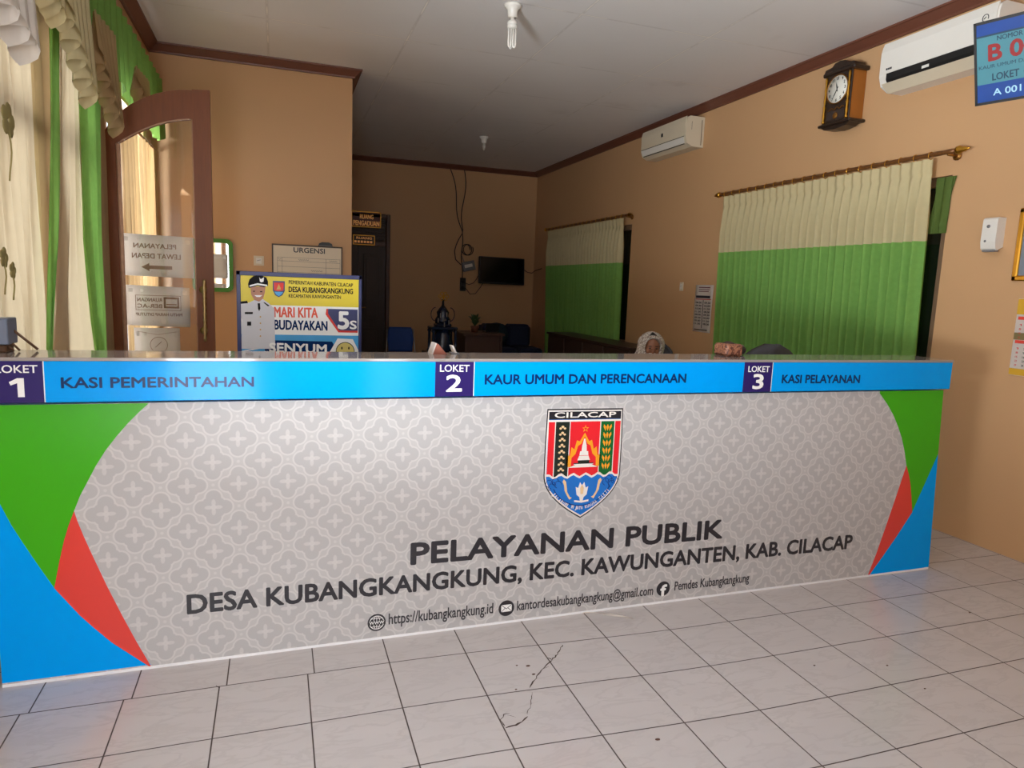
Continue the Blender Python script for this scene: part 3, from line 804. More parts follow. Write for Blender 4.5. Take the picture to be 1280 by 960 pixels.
# printed flowers on the sheer
for (px, py, s_) in ((10, 150, .10), (5, 322, .06), (16, 338, .05)):
    fp = MB(); p = onx(px, py, -.911)
    for k in range(5):
        a = k*1.3; c_ = (p.x, p.y+s_*.35*math.cos(a), p.z+s_*.35*math.sin(a))
        fp.ball(c_, (.003, s_*.34, s_*.30), 10)
    fp.tube([(p.x, p.y+s_*.2*math.sin(j*.9), p.z-s_*(.4+j*.35)) for j in range(6)], .003, 5)
    fp.build('flower_print', mat('olive_flower_print', (142, 128, 78), .8, var=.2, scale=40), sh1)
curtain('tan_drape', 'sheer fold coloured tan for its shade, beside the broad flower-print sheer', rows_y(2.95, 3.46, 3.80, .06, 3.46, 3.70), -.953, 3, .008, M['tan_cloth'], group=CG)  # tan colour stands in for shade on the sheer's folded edge
curtain('green_drape', 'narrow green drape strip between the two cream sheers', px_rows(-.880, ((61, 0, 76, 0), (62, 120, 76, 120), (62, 300, 74, 300), (61, 400, 66, 400), (61, 436, 63, 436))), -.880, 2, .010, M['green_cloth'], group=CG)
curtain('sheer_curtain', 'cream sheer curtain flaring downwards between the two green drapes', px_rows(-.918, ((72, 0, 100, 0), (74, 120, 98, 120), (70, 300, 106, 300), (61, 400, 116, 400), (58, 436, 121, 436))), -.918, 4, .013, M['sheer'], group=CG)
curtain('green_drape', 'wide green drape hanging beside the open door', px_rows(-.892, ((98, 0, 124, 0), (98, 140, 122, 140), (104, 300, 126, 300), (114, 400, 130, 400), (119, 436, 131, 436))), -.892, 3, .010, M['green_cloth'], ph=1, group=CG)
curtain('tan_drape', 'tan curtain edge between the green drape and the door stile', rows_y(2.95, 4.36, 4.78, .06, 4.40, 4.80), -.948, 2, .008, M['tan_cloth'], group=CG)
curtain('tan_drape', 'tan curtain seen through the upper door glass', rows_y(2.42, 5.03, 5.60, .06, 5.03, 5.66), -.915, 5, .016, M['tan_cloth'], group=CG)
curtain('tan_drape', 'tan curtain behind the door glass, parted by a bright gap', rows_y(2.42, 5.72, 6.30, .06, 5.70, 6.35), -.915, 5, .016, M['tan_cloth'], ph=2, group=CG)

rd = MB(); rd.cyl((-.915, 4.90, 2.432), (-.915, 6.45, 2.432), .011)
ro2 = rd.build('curtain_rod', M['brass'], base=Vector((-.915, 5.6, 2.432))); tag(ro2, 'thin brass rod behind the open door leaf, holding the tan curtains', 'curtain rod')
for y in (4.91, 6.42):
    b_ = MB(); b_.cyl((-.915, y, 2.432), (XL+.002, y, 2.432), .006); b_.build('bracket', M['brass'], ro2)

# rod, green pelmet and the cream cascades
rod = MB(); rod.cyl((-.90, 2.2, 2.985), (-.90, 6.50, 2.985), .013)
ro = rod.build('curtain_rod', M['brass'], base=Vector((-.90, 4.4, 2.985))); tag(ro, 'long brass curtain rod above the green pelmet, window wall', 'curtain rod')
fi = MB(); fi.ball((-.90, 6.515, 2.985), .024, 12); fi.build('finial', M['gold'], ro)
for y in (2.4, 4.6, 6.3):
    br = MB(); br.cyl((-.90, y, 2.985), (XL+.002, y, 2.985), .007); br.build('bracket', M['brass'], ro)
pm = MB(); cols = 150; R = []
def pelmet_low(y):
    s_ = (y-2.25)/.86; return 2.60-.10*abs(math.sin(PI*s_))-.02
for j in range(13):
    r = []
    for i in range(cols+1):
        y = 2.25+(6.48-2.25)*i/cols; zt, zl = 3.005, pelmet_low(y)
        t = j/12
        r.append((-.868+.010*math.sin(i*1.15)+.012*t*math.sin(i*.55+1)+.006*math.sin(i*2.3+j*.2), y, zt+(zl-zt)*t))
    R.append(r)
pm.grid(R); po = pm.build('pelmet', M['green_cloth'], base=Vector((-.868, 4.4, 2.6))); tag(po, 'gathered green pelmet hanging from the brass rod, window wall', 'pelmet')
def cascade(y0, y1, zt, zb0, zb1, X, label, m):
    """folded jabot: its zigzag lower edge steps down from y0 to y1"""
    mb = MB(); n = 5; cols = n*10; R = []
    for j in range(13):
        r = []
        for i in range(cols+1):
            t = i/cols; k = t*n; fr_ = k-math.floor(k)
            zig = abs(2*fr_-1)
            y = y0+(y1-y0)*(t*.72+.16*math.sin(2*PI*k)*(j/12)+.14)
            zb = zb0+(zb1-zb0)*t+.10*(zig-.5)
            x = X+.032*math.sin(2*PI*k+.6)*(.35+.65*j/12)+.02*t
            r.append((x, y, zt+(zb-zt)*j/12))
        R.append(r)
    mb.grid(R)
    o = mb.build('curtain_cascade', m, base=Vector((X, (y0+y1)/2, zb1))); tag(o, label, 'valance', 'cream cascades over the pelmet')
cascade(2.42, 2.98, 3.0, 2.34, 2.16, -.815, 'white cascade nearest the counter end, over the flower-print sheer', mat('white_cascade_cloth', (232, 224, 214), .8, var=.05, scale=20, translucent=.3))
cascade(3.02, 3.36, 3.0, 2.52, 2.42, -.825, 'cream cascade beside the white one, over the tan fold', M['cream_cloth'])
cascade(3.36, 3.84, 2.90, 2.50, 2.20, -.820, 'tall cream zigzag cascade above the flaring cream sheer', M['cream_cloth'])
cascade(3.92, 4.44, 2.70, 2.48, 2.18, -.824, 'tan zigzag cascade above the wide green drape', M['tan_cloth'])
cascade(5.00, 5.50, 2.74, 2.60, 2.46, -.828, 'tan cascade above the open door', M['tan_cloth'])

# ------------------------------------------------------------------ curtains of the right wall
def two_tone(label, y0t, y1t, y0b, y1b, zt, zs, zb, n, X, group):
    t = thing('curtain', label, 'curtain', (X, (y0t+y1t)/2, zb), group)
    cols = n*10; rnd = [random.uniform(-.5, .5) for _ in range(n+2)]
    def pt(z, i):
        u = i/cols; k = u*n; f_ = (zt-z)/(zt-zb)
        y = y0t+(y1t-y0t)*u+((y0b-y0t)+((y1b-y1t)-(y0b-y0t))*u)*f_
        a = 2*PI*k+rnd[int(k)]*.8
        amp = .010+.022*min(1, max(0, (zt-.11-z)/.22))
        x = X+amp*(math.sin(a)+.22*math.sin(2*a+.7+rnd[int(k)]))
        pinch = math.exp(-((z-(zt-.10))/.022)**2)
        x += .012*pinch*abs(math.sin(a*1.0))
        return (x, y+.010*math.sin(a*.5+1.3*rnd[int(k)])*f_*2, z)
    def sheet(z0, z1, m_): return [[pt(z0+(z1-z0)*j/m_, i) for i in range(cols+1)] for j in range(m_+1)]
    mb = MB(); mb.grid(sheet(zt, zs, 16)); mb.build('upper_panel', M['cream_cloth'], t)
    mb = MB(); mb.grid(sheet(zs, zb, 14)); mb.build('lower_panel', M['green_cloth'], t)
    return t
def rod_right(label, y0, y1, z, X, nr, yr0, yr1):
    t = thing('curtain_rod', label, 'curtain rod', (X, (y0+y1)/2, z), 'carved curtain rods')
    mb = MB(); n = 60
    mb.tube([(X, y0+(y1-y0)*i/n, z) for i in range(n+1)], [.0135+.0025*(i % 2) for i in range(n+1)], 10); mb.build('rod', mat('carved_brown_gilt_rod', (120, 78, 40), .35, metal=.4, var=.5, scale=70), t)
    for y, s_ in ((y0, -1), (y1, 1)):
        f_ = MB(); f_.lathe([(.012, 0), (.024, s_*.010), (.026, s_*.03), (.014, s_*.05), (.016, s_*.06), (.006, s_*.085), (.001, s_*.095)], (X, y, z), 14, axis='Y'); f_.build('finial', M['gold'], t)
    for y in (y0+.05, y1-.05):
        b = MB(); b.cyl((X, y, z-.016), (XR-.001, y, z-.016), .008); b.lathe([(.028, XR-.012), (.028, XR-.001)], (0, y, z-.016), 14, axis='X'); b.build('bracket', M['brass'], t)
    for i in range(nr):
        y = yr0+(yr1-yr0)*i/(nr-1); r = MB()
        r.tube([(X+.021*math.cos(a*PI/8), y, z-.004+.023*math.sin(a*PI/8)) for a in range(16)], .0028, 6, closed=True)
        r.build('ring', M['gold'], t)
    return t
cx = XR-.085
rod_right('gilt carved curtain rod above the large green curtain, below the clock', 3.27, 5.655, 2.388, cx, 20, 3.44, 5.57)
two_tone('wide cream-topped green curtain under the gilt rod beside the paper notice', 3.42, 5.60, 3.36, 5.53, 2.365, 1.850, .25, 27, cx, 'cream and green window curtains')
rod_right('dark gilt curtain rod above the smaller curtain near the wall television', 7.45, 10.08, 2.355, cx, 18, 7.60, 9.98)
two_tone('shaded cream-topped green curtain at the far end beside the television', 7.56, 10.02, 7.50, 9.85, 2.332, 1.80, .30, 26, cx, 'cream and green window curtains')
# the green lining that shows beside the large curtain
lg = MB(); drape(lg, rows_y(2.25, 3.30, 3.44, 1.90, 3.34, 3.46, 6), XR-.012, 2, .004); o = lg.build('curtain_lining', M['green_cloth_dull'], base=Vector((XR-.012, 3.38, 2.1))); tag(o, 'strip of dull green lining at the edge of the large curtain window', 'curtain lining')

# ------------------------------------------------------------------ air conditioners
def air_con(label, y0, y1, zb, h, dep, slot_dark, logo_at, group):
    t = thing('air_conditioner', label, 'air conditioner', (XR, (y0+y1)/2, zb), group)
    P = [(0, h), (-.80*dep, h), (-.95*dep, h-.02), (-dep, h*.80), (-dep, h*.30), (-.90*dep, h*.10), (-.62*dep, 0), (0, .0)]
    mb = MB(); mb.prism([(p[0], p[1]) for p in P], (XR, y0, zb), UX, UZ, (0, y1-y0, 0)); mb.build('housing', M['white_plastic'] if slot_dark else M['cream_plastic'], t)
    fp = MB(); fp.prism([(-dep-.004, h*.34), (-dep-.008, h*.80), (-.95*dep-.004, h*.985), (-.95*dep+.002, h*.985), (-dep+.002, h*.80), (-dep+.002, h*.34)], (XR, y0+.012, zb), UX, UZ, (0, y1-y0-.024, 0))
    fp.build('front_cover', M['white_plastic'] if slot_dark else M['cream_plastic'], t)
    sl = MB()
    if slot_dark:
        sl.prism([(-dep-.003, h*.33), (-dep-.003, h*.20), (-.93*dep, h*.12), (-.90*dep, h*.30)], (XR, y0+.10, zb), UX, UZ, (0, y1-y0-.16, 0), 0)
        sl.prism([(-dep-.004, h*.245), (-dep-.004, h*.19), (-dep+.01, h*.19), (-dep+.01, h*.245)], (XR, (y0+y1)/2+.02, zb), UX, UZ, (0, .05, 0), 1)
        sl.build('air_outlet', [M['black'], M['white_plastic']], t)
        lv = MB(); lv.prism([(-.955*dep-.006, h*.135), (-.66*dep, -.010), (-.66*dep, -.004), (-.94*dep, h*.150)], (XR, y0+.03, zb), UX, UZ, (0, y1-y0-.05, 0)); lv.build('louvre', M['cream_plastic'], t)
    else:
        sl.box((XR-dep-.0015, y0+.03, zb+h*.325), (XR-dep+.01, y1-.01, zb+h*.35), 0)
        sl.prism([(-.90*dep-.004, h*.10-.002), (-.885*dep, h*.085), (-.85*dep, h*.10), (-.88*dep, h*.14)], (XR, y0+.05, zb), UX, UZ, (0, y1-y0-.08, 0), 0)
        sl.build('air_outlet', M['black'], t)
        lv = MB(); lv.prism([(-dep-.005, h*.31), (-.905*dep-.005, h*.12), (-.905*dep+.004, h*.12), (-dep+.006, h*.31)], (XR, y0+.04, zb), UX, UZ, (0, y1-y0-.06, 0)); lv.build('louvre', M['white_plastic'], t)
    lg = MB()
    if slot_dark:
        y, z = y0+.075, zb+h*.74
        lg.tube([(XR-dep-.009, y+.018*math.cos(a), z+.020*math.sin(a)) for a in [i*.42-1.9 for i in range(14)]], .0022, 5)
        lg.tube([(XR-dep-.009, y-.004, z+.006), (XR-dep-.009, y+.010, z-.004)], .0022, 5)
        lg.build('badge', M['charcoal'], t); lg = MB()
        for k in range(4): lg.box((XR-dep-.0105, y0+.05+.012*k, zb+h*.60), (XR-dep-.006, y0+.059+.012*k, zb+h*.63))
        lg.build('badge', M['charcoal'], t); lg = MB()
        for k in range(3): lg.box((XR-dep-.0065, y1-.10+.016*k, zb+h*.40), (XR-dep-.003, y1-.088+.016*k, zb+h*.44))
    else:
        lg.box((XR-dep-.009, (y0+y1)/2-.016, zb+h*.56), (XR-dep-.003, (y0+y1)/2+.016, zb+h*.68))
    lg.build('badge', M['charcoal'], t)
    if not slot_dark:
        sm = MB(); sm.box((XR-.032, y0-.0012, zb+.02), (XR-.026, y0+.001, zb+h-.03)); sm.box((XR-.145, y0-.0012, zb+h*.55), (XR-.142, y0+.001, zb+h*.82)); sm.build('side_groove', M['desk_wood'], t)
    return t
air_con('white air conditioner with a dark outlet slot, beside the clock', 3.00, 3.80, 2.845, .300, .210, True, None, 'wall air conditioners')
air_con('cream air conditioner with a white louvre, nearer the far wall', 6.13, 7.02, 2.905, .290, .205, False, None, 'wall air conditioners')

# ------------------------------------------------------------------ wall clock
t = thing('wall_clock', 'carved dark wooden wall clock with white dial and gilt columns', 'clock', (XR, 4.25, 2.70))
k = MB(); ya, yb, za, zb_, xf = 4.120, 4.365, 2.745, 3.095, XR-.125
mw = mat('honey_clock_wood', (160, 96, 34), .35, var=.15, scale=14, stretch=(1, 1, .2)); md = mat('black_brown_clock_wood', (44, 30, 22), .35, var=.3, scale=30)
k.box((xf, ya, za), (XR-.001, yb, zb_), bev=.004); k.build('case', mw, t)
k = MB(); k.box((xf-.012, ya-.005, za), (xf+.002, yb+.005, zb_), bev=.003); fr_ = k.build('front_door', md, t)
k = MB()
k.box((xf-.024, ya-.030, zb_-.004), (XR-.001, yb+.030, zb_+.026), bev=.008)
k.prism([(ya-.022, 0), (yb+.022, 0), (yb+.012, .022), (yb-.05, .030), (yb-.075, .050), ((ya+yb)/2, .058), (ya+.075, .050), (ya+.05, .030), (ya-.012, .022)], (xf-.016, 0, zb_+.024), UY, UZ, (.10, 0, 0))
k.build('crown', md, t)
k = MB(); k.box((xf-.028, ya-.034, za-.016), (XR-.001, yb+.034, za+.006), bev=.007)
k.prism([(ya-.02, 0), (yb+.02, 0), (yb-.02, -.022), ((ya+yb)/2, -.034), (ya+.02, -.022)], (xf-.010, 0, za-.014), UY, UZ, (.10, 0, 0)); k.build('base', md, t)
dc = (xf-.0135, (ya+yb)/2, zb_-.115)
k = MB(); k.lathe([(.098, -.001), (.098, -.004), (.001, -.0045)], dc, 40, axis='X'); di = k.build('dial', mat('ivory_dial', (226, 224, 214), .4, var=.02), t)
k = MB(); k.tube([(dc[0]-.003, dc[1]+.100*math.cos(a*PI/20), dc[2]+.100*math.sin(a*PI/20)) for a in range(40)], .005, 8, closed=True); k.build('dial_ring', M['brass'], t)
for i in range(1, 13):
    k = MB()
    a = i*PI/6; s_ = str(i); r_ = .076; cy, cz = dc[1]-r_*math.sin(a), dc[2]+r_*math.cos(a)
    k.text(s_, (dc[0]-.0050, cy, cz-.010), (0, -1, 0), UZ, .012 if i < 10 else .020, .020, .0006, weight=.02, align='C'); k.build('numeral', M['black'], di)
def hand(ang, L, w):
    h = MB(); d_ = Vector((0, -math.sin(ang), math.cos(ang))); n_ = Vector((0, d_.z, -d_.y)); O = Vector((dc[0]-.0065, dc[1], dc[2]))
    h.prism([(-w*.6, -.018), (w*.6, -.018), (w, L*.5), (0, L), (-w, L*.5)], O, n_, d_, (.0012, 0, 0)); return h
hand((11+35/60)*PI/6, .050, .005).build('clock_hand', M['black'], di)
hand(35*PI/30, .078, .0038).build('clock_hand', M['black'], di)
for y in (ya+.012, yb-.012):
    k = MB(); pf = [(.006, za+.01), (.012, za+.02), (.007, za+.035), (.011, za+.06), (.008, za+.10), (.012, za+.125), (.006, za+.14), (.010, za+.17), (.007, za+.22), (.011, za+.25), (.006, za+.27), (.010, zb_-.03), (.006, zb_-.012)]
    k.lathe(pf, (xf-.018, y, 0), 10); k.build('column', M['gold'], t)
k = MB(); k.box((xf-.0135, ya+.04, za+.025), (xf-.010, yb-.04, za+.085)); k.build('lower_glass', mat('dim_clock_glass', (60, 48, 44), .12, var=.2, scale=20), t)
k = MB(); k.tube([(xf-.015, ya+.045+i*.0075, za+.100+.008*math.sin(i*.9)) for i in range(21)], .003, 5); k.lathe([(.024, -.002), (.020, -.006), (.001, -.008)], (xf-.012, (ya+yb)/2, za+.05), 16, axis='X'); k.build('fretwork', M['brass'], t)

# ------------------------------------------------------------------ queue display on its wall arm
P0 = Vector((3.037, 2.5, 2.728)); PB = Vector((3.159, 2.538, 2.389))
u = Vector((.30, -.954, 0)).normalized(); v = (P0-PB); hM = v.length; v = v-u*v.dot(u); v.normalize(); nM = u.cross(v)
wM = .62
t = thing('queue_display', 'blue queue-number screen on a wall arm, showing the counter number', 'screen', tuple(P0+u*wM/2-v*hM))
mb = MB(); mb.prism([(0, 0), (wM, 0), (wM, hM), (0, hM)], P0-v*hM-nM*.04, u, v, nM*.036); mb.build('housing', M['dark_plastic'], t)
bz = MB()
for a, b, c_, d_ in ((0, wM, 0, .012), (0, wM, hM-.012, hM), (0, .010, 0, hM), (wM-.010, wM, 0, hM)):
    bz.prism([(a, c_), (b, c_), (b, d_), (a, d_)], P0-v*hM-nM*.006, u, v, nM*.008)
bz.build('bezel', M['dark_plastic'], t)
E1 = mat('screen_teal', (72, 128, 140), .3, emit=.12, var=.12, scale=5); E2 = mat('screen_blue', (30, 66, 136), .3, emit=.12, var=.25, scale=9); E3 = mat('screen_red_text', (140, 42, 44), .3, emit=.08); E4 = mat('screen_dark_text', (36, 64, 84), .3, emit=.15); E5 = mat('screen_pale_text', (150, 190, 210), .3, emit=.3)
sc = MB(); O = P0-v*hM-nM*.003
def sr(a, b, c_, d_, k, mi): sc.prism([(a, c_), (b, c_), (b, d_), (a, d_)], O, u, v, nM*(.0005*k), mi)
sr(.010, wM-.010, .012, hM-.012, 1, 0); sr(.010, wM-.010, hM-.060, hM-.012, 2, 1); sr(.010, wM-.010, .012, .090, 2, 1); sr(.010, wM-.010, hM-.068, hM-.060, 2, 3)
O2 = O+nM*.0012
def stx(s_, x, z, w_, cap, mi, wt=.02): sc.text(s_, O2+u*x+v*z, u, v, w_, cap, .0006, mi, wt)
stx('NOMOR ANTRIAN', .092, hM-.092, .22, .019, 3); stx('B 001', .059, .190, .220, .066, 2, .04)
stx('KAUR UMUM DAN PERENCANAAN', .018, .158, .40, .015, 3, .0); stx('LOKET', .072, .102, .105, .030, 3, .02); stx('2', .34, .098, .03, .044, 2, .03); stx('A 001', .075, .036, .110, .028, 4)
sc.prism([(.195, .112), (.250, .112), (.250, .104), (.280, .117), (.250, .130), (.250, .122), (.195, .122)], O2, u, v, nM*.0006, 3)
sc.build('screen', [E1, E2, E3, E4, E5], t)
am = MB(); c0 = P0+u*wM/2-v*hM/2-nM*.04; c1 = c0-nM*.10; w1 = Vector((XR-.002, c1.y+.15, c1.z+.02))
am.tube([c0, c1, w1], .016, 8); am.box((XR-.014, w1.y-.06, w1.z-.10), (XR-.001, w1.y+.06, w1.z+.10), bev=.003); am.prism([(-.06, -.06), (.06, -.06), (.06, .06), (-.06, .06)], c0-nM*.012, u, v, nM*.014); am.build('wall_arm', M['dark_plastic'], t)

# ------------------------------------------------------------------ things on the right wall
t = thing('air_freshener', 'small white air freshener dispenser between the big curtain and the picture', 'dispenser', (XR, 3.0, 1.78))
mb = MB(); mb.prism([(0, .19), (-.055, .19), (-.065, .18), (-.068, .05), (-.060, .012), (-.045, .0), (0, .02)], (XR, 2.958, 1.775), UX, UZ, (0, .090, 0)); mb.build('housing', M['white_plastic'], t)
mb = MB(); mb.lathe([(.010, XR-.0695), (.010, XR-.060)], (0, 3.01, 1.915), 12, axis='X'); mb.build('button', M['grey_plastic'], t); mb = MB(); mb.lathe([(.007, XR-.0695), (.007, XR-.064)], (0, 3.02, 1.83), 12, axis='X'); mb.build('nozzle', M['grey_plastic'], t)
mb = MB(); mb.box((XR-.060, 2.965, 1.768), (XR-.02, 3.04, 1.78), bev=.003); mb.build('bottom_tray', M['grey_plastic'], t)

t = thing('framed_picture', 'picture in a gold frame above the two-page wall calendar', 'picture', (XR, 2.66, 1.60))
mb = MB(); y0, y1, z0, z1 = 2.47, 2.872, 1.60, 2.01
for (a, b, c_, d_) in ((y0, y1, z0, z0+.03), (y0, y1, z1-.03, z1), (y0, y0+.03, z0, z1), (y1-.03, y1, z0, z1)):
    mb.box((XR-.022, a, c_), (XR-.001, b, d_), bev=.006)
mb.build('frame', M['gold'], t)
mb = MB(); mb.box((XR-.008, y0+.02, z0+.02), (XR-.002, y1-.02, z1-.02), 0)
mb.box((XR-.010, y0+.10, z0+.03), (XR-.007, y1-.09, z0+.20), 1); mb.ball((XR-.009, 2.67, z0+.25), (.003, .055, .07), 14, 2)
mb.build('print', [mat('print_grey_blue', (120, 130, 142), .3, var=.15), mat('print_dark_suit', (42, 46, 66), .3), M['skin_print']], t)

t = thing('wall_calendar', 'tall wall calendar with yellow bands and two month pages below the picture', 'calendar', (XR, 2.66, 1.06))
mb = MB(); y0, y1, z0, z1 = 2.50, 2.818, 1.06, 1.50
mb.box((XR-.006, y0, z0), (XR-.001, y1, z1), 0); mb.box((XR-.007, y0, z1-.09), (XR-.002, y1, z1-.002), 1); mb.box((XR-.007, y0, z0+.002), (XR-.002, y1, z0+.040), 1)
mb.box((XR-.0065, y0, z0+.205), (XR-.002, y1, z0+.245), 3)
mb.build('sheet', [M['paper'], mat('calendar_yellow', (214, 166, 44), .5), M['red'], mat('calendar_olive', (124, 110, 70), .5)], t)
mb = MB()
for zt in (z1-.12, z0+.185):
    mb.box((XR-.0075, y1-.09, zt), (XR-.005, y1-.012, zt+.018), 1)
    for r_ in range(5):
        for c_ in range(7):
            mb.text(str((r_*7+c_) % 30+1), (XR-.0062, y1-.024-.040*c_, zt-.035-.024*r_), (0, -1, 0), UZ, .012, .011, .0006, 1 if c_ == 0 else 0, .01)
mb.build('dates', [M['charcoal'], M['red']], t)

t = thing('paper_notice', 'small white printed notice pinned beside the large green curtain', 'notice', (XR, 5.92, 1.08))
mb = MB(); mb.grid([[(XR-.004-.004*math.sin(j*.5+i), 5.765+.30*i/6, 1.08+.47*j/8) for i in range(7)] for j in range(9)], thick=(.0008, 0, 0)); mb.build('sheet', M['paper'], t)
mb = MB(); xx = XR-.0105
def trow(z, y, w_, h_, mi): mb.box((xx, y-w_, z), (xx+.0012, y, z+h_), mi)
trow(1.520, 6.00, .19, .010, 1); trow(1.500, 6.00, .18, .007, 1); trow(1.482, 6.00, .17, .007, 1); trow(1.42, 6.04, .24, .024, 0); trow(1.405, 6.04, .26, .006, 2)
for i in range(8):
    for j, (y, mi) in enumerate(((6.045, 0), (5.895, 0))):
        mb.text(['08.00', '09.30', '10.00', '11.30'][(i+j) % 4], (xx, y-.01, 1.365-.030*i), (0, -1, 0), UZ, .100, .017, .0008, mi, .02)
mb.box((xx, 5.905, 1.12), (xx+.0012, 5.913, 1.40), 0)
trow(1.10, 6.03, .22, .008, 0)
mb.build('print', [M['charcoal'], mat('print_maroon', (120, 60, 70), .6), M['red']], t)

def wall_switch(label, O, u_, v_, n_, w_, h_):
    t = thing('light_switch', label, 'switch', tuple(O))
    mb = MB(); O = Vector(O); mb.prism([(-w_/2, -h_/2), (w_/2, -h_/2), (w_/2, h_/2), (-w_/2, h_/2)], O, u_, v_, n_*.008); mb.build('plate', M['cream_plastic'], t)
    mb = MB(); mb.prism([(-w_*.28, -h_*.30), (w_*.28, -h_*.30), (w_*.28, h_*.30), (-w_*.28, h_*.30)], O, u_, v_, n_*.011); mb.build('rocker', M['white_plastic'], t)
    mb = MB(); mb.prism([(-w_*.18, -.003), (w_*.18, .006), (w_*.18, .010), (-w_*.18, .001)], O, u_, v_, n_*.0118); mb.build('mark', M['grey_plastic'], t)
wall_switch('cream switch plate beside the small notice on the curtain wall', (XR, 6.33, 1.53), Vector((0, -1, 0)), UZ, Vector((-1, 0, 0)), .06, .09)
wall_switch('cream switch plate between the green mirror and the whiteboard', (-.145, YP, 1.60), UX, UZ, Vector((0, -1, 0)), .085, .085)

# ------------------------------------------------------------------ partition wall: mirror and whiteboard
t = thing('wall_mirror', 'green rounded plastic mirror beside the door stile', 'mirror', (-.52, YP, 1.31))
def rrect(x0, x1, z0, z1, r, n=6):
    P = []
    for cx_, cz_, a0 in ((x1-r, z0+r, -PI/2), (x1-r, z1-r, 0), (x0+r, z1-r, PI/2), (x0+r, z0+r, PI)):
        for i in range(n+1): a = a0+PI/2*i/n; P.append((cx_+r*math.cos(a), cz_+r*math.sin(a)))
    return P
ou = rrect(-.685, -.357, 1.315, 1.772, .05); inn = rrect(-.650, -.392, 1.350, 1.737, .03)
mb = MB(); n = len(ou); Y0, Y1 = YP-.030, YP-.001
vs = [(p[0], Y0, p[1]) for p in ou]+[(p[0], Y0, p[1]) for p in inn]+[(p[0], Y1, p[1]) for p in ou]+[(p[0], Y1, p[1]) for p in inn]
fs = []
for i in range(n):
    j = (i+1) % n; fs += [(i, j, n+j, n+i), (2*n+i, 2*n+j, j, i), (n+i, n+j, 3*n+j, 3*n+i)]
mb.add(vs, fs); mb.build('frame', mat('green_plastic', (74, 140, 36), .35, var=.04), t)
mb = MB(); mb.prism(inn, (0, YP-.016, 0), UX, UZ, (0, .004, 0)); mb.build('mirror_glass', mat('mirror_glass', (236, 238, 238), .02, metal=1.0, var=0), t)

t = thing('whiteboard', 'white table board headed URGENSI hanging behind the banner', 'board', (.27, YP, 1.10))
x0, x1, z0, z1 = -.035, .578, 1.05, 1.757
mb = MB(); mb.box((x0, YP-.012, z0), (x1, YP-.001, z1)); mb.build('panel', mat('cream_board_face', (224, 212, 190), .35, var=.03), t)
mb = MB()
for a, b, c_, d_ in ((x0, x1, z0, z0+.014), (x0, x1, z1-.012, z1), (x0, x0+.012, z0, z1), (x1-.012, x1, z0, z1)): mb.box((a, YP-.018, c_), (b, YP-.001, d_), bev=.002)
mb.build('frame', mat('dark_board_edge', (70, 54, 44), .4), t)
mb = MB(); Y = YP-.012
mb.text('URGENSI', (.150, Y, 1.690), UX, UZ, .27, .042, .0008, weight=.03)
for zz in (1.640, 1.608, 1.56, 1.51, 1.46, 1.41): mb.box((.01, Y-.0008, zz), (.555, Y, zz+.002))
for xx_ in (.01, .05, .43, .555): mb.box((xx_, Y-.0008, 1.08), (xx_+.002, Y, 1.642))
for xs, xe, zz in ((.018, .044, 1.624), (.19, .28, 1.624), (.46, .53, 1.624), (.30, .40, 1.530)):   # illegible pen strokes
    n_ = int((xe-xs)/.006); mb.tube([(xs+(xe-xs)*i/n_, Y-.0006, zz+.006*math.sin(i*2.2)) for i in range(n_+1)], .0014, 4)
mb.build('lettering', M['charcoal'], t)
t2 = thing('board_eraser', 'dark eraser lying on the top edge of the whiteboard', 'eraser', (.425, YP-.02, 1.757))
mb = MB(); mb.prism([(-.062, 0), (.062, 0), (.056, .022), (.03, .034), (-.03, .034), (-.056, .022)], (.425, YP-.045, 1.757), UX, UZ, (0, .044, 0)); mb.build('grip', M['dark_plastic'], t2)
mb = MB(); mb.box((.370, YP-.047, 1.7572), (.480, YP-.002, 1.763)); mb.build('felt', M['grey_plastic'], t2)

# ------------------------------------------------------------------ the standing banner
YW = 3.8
A = lambda x, y: (lambda p: (p.x, p.z))(ony(x, y, YW))
t = thing('standing_banner', 'standing blue-framed banner with yellow heading and uniformed portrait behind the counter', 'banner', (.12, YW, 0))
x0, x1, z0, z1 = -.193, .436, .04, 1.482
fr_ = MB()
for a, b, c_, d_ in ((x0, x1, z0, z0+.022), (x0, x1, z1-.022, z1), (x0, x0+.020, z0, z1), (x1-.016, x1, z0, z1)): fr_.box((a, YW-.006, c_), (b, YW+.016, d_), bev=.002)
fr_.build('frame', M['navy_frame'], t)
for xx_ in (x0+.06, x1-.06):
    ft = MB(); ft.box((xx_-.015, YW-.16, .0), (xx_+.015, YW+.18, .02), bev=.003); ft.box((xx_-.012, YW+.004, .015), (xx_+.012, YW+.02, .4), bev=.002)
    ft.build('foot', M['navy_frame'], t)
bn = MB()
BM = [M['yellow'], M['white'], M['sky_print'], M['navy_frame'], M['skin_print'], M['uniform_print'], mat('black_banner_print', (20, 20, 24), .7, spec=.2), M['orange_print'], M['red'], M['navy'], mat('smile_yellow', (214, 196, 110), .4), mat('gold_print', (196, 150, 60), .4)]
def bl_(poly, k, mi): bn.prism(poly, (0, YW-.0006*k, 0), UX, UZ, (0, .0006*k+.002, 0), mi)
def bR(xa, xb, za_, zb__, k, mi): bl_([(xa, za_), (xb, za_), (xb, zb__), (xa, zb__)], k, mi)
bR(x0+.018, x1-.014, z0+.02, z1-.02, 1, 1)
zy = A(400, 383)[1]; zs = A(400, 419)[1]
bR(x0+.020, x1-.015, zy, z1-.021, 2, 0)
bR(x0+.020, x1-.015, z0+.022, zs, 2, 2)
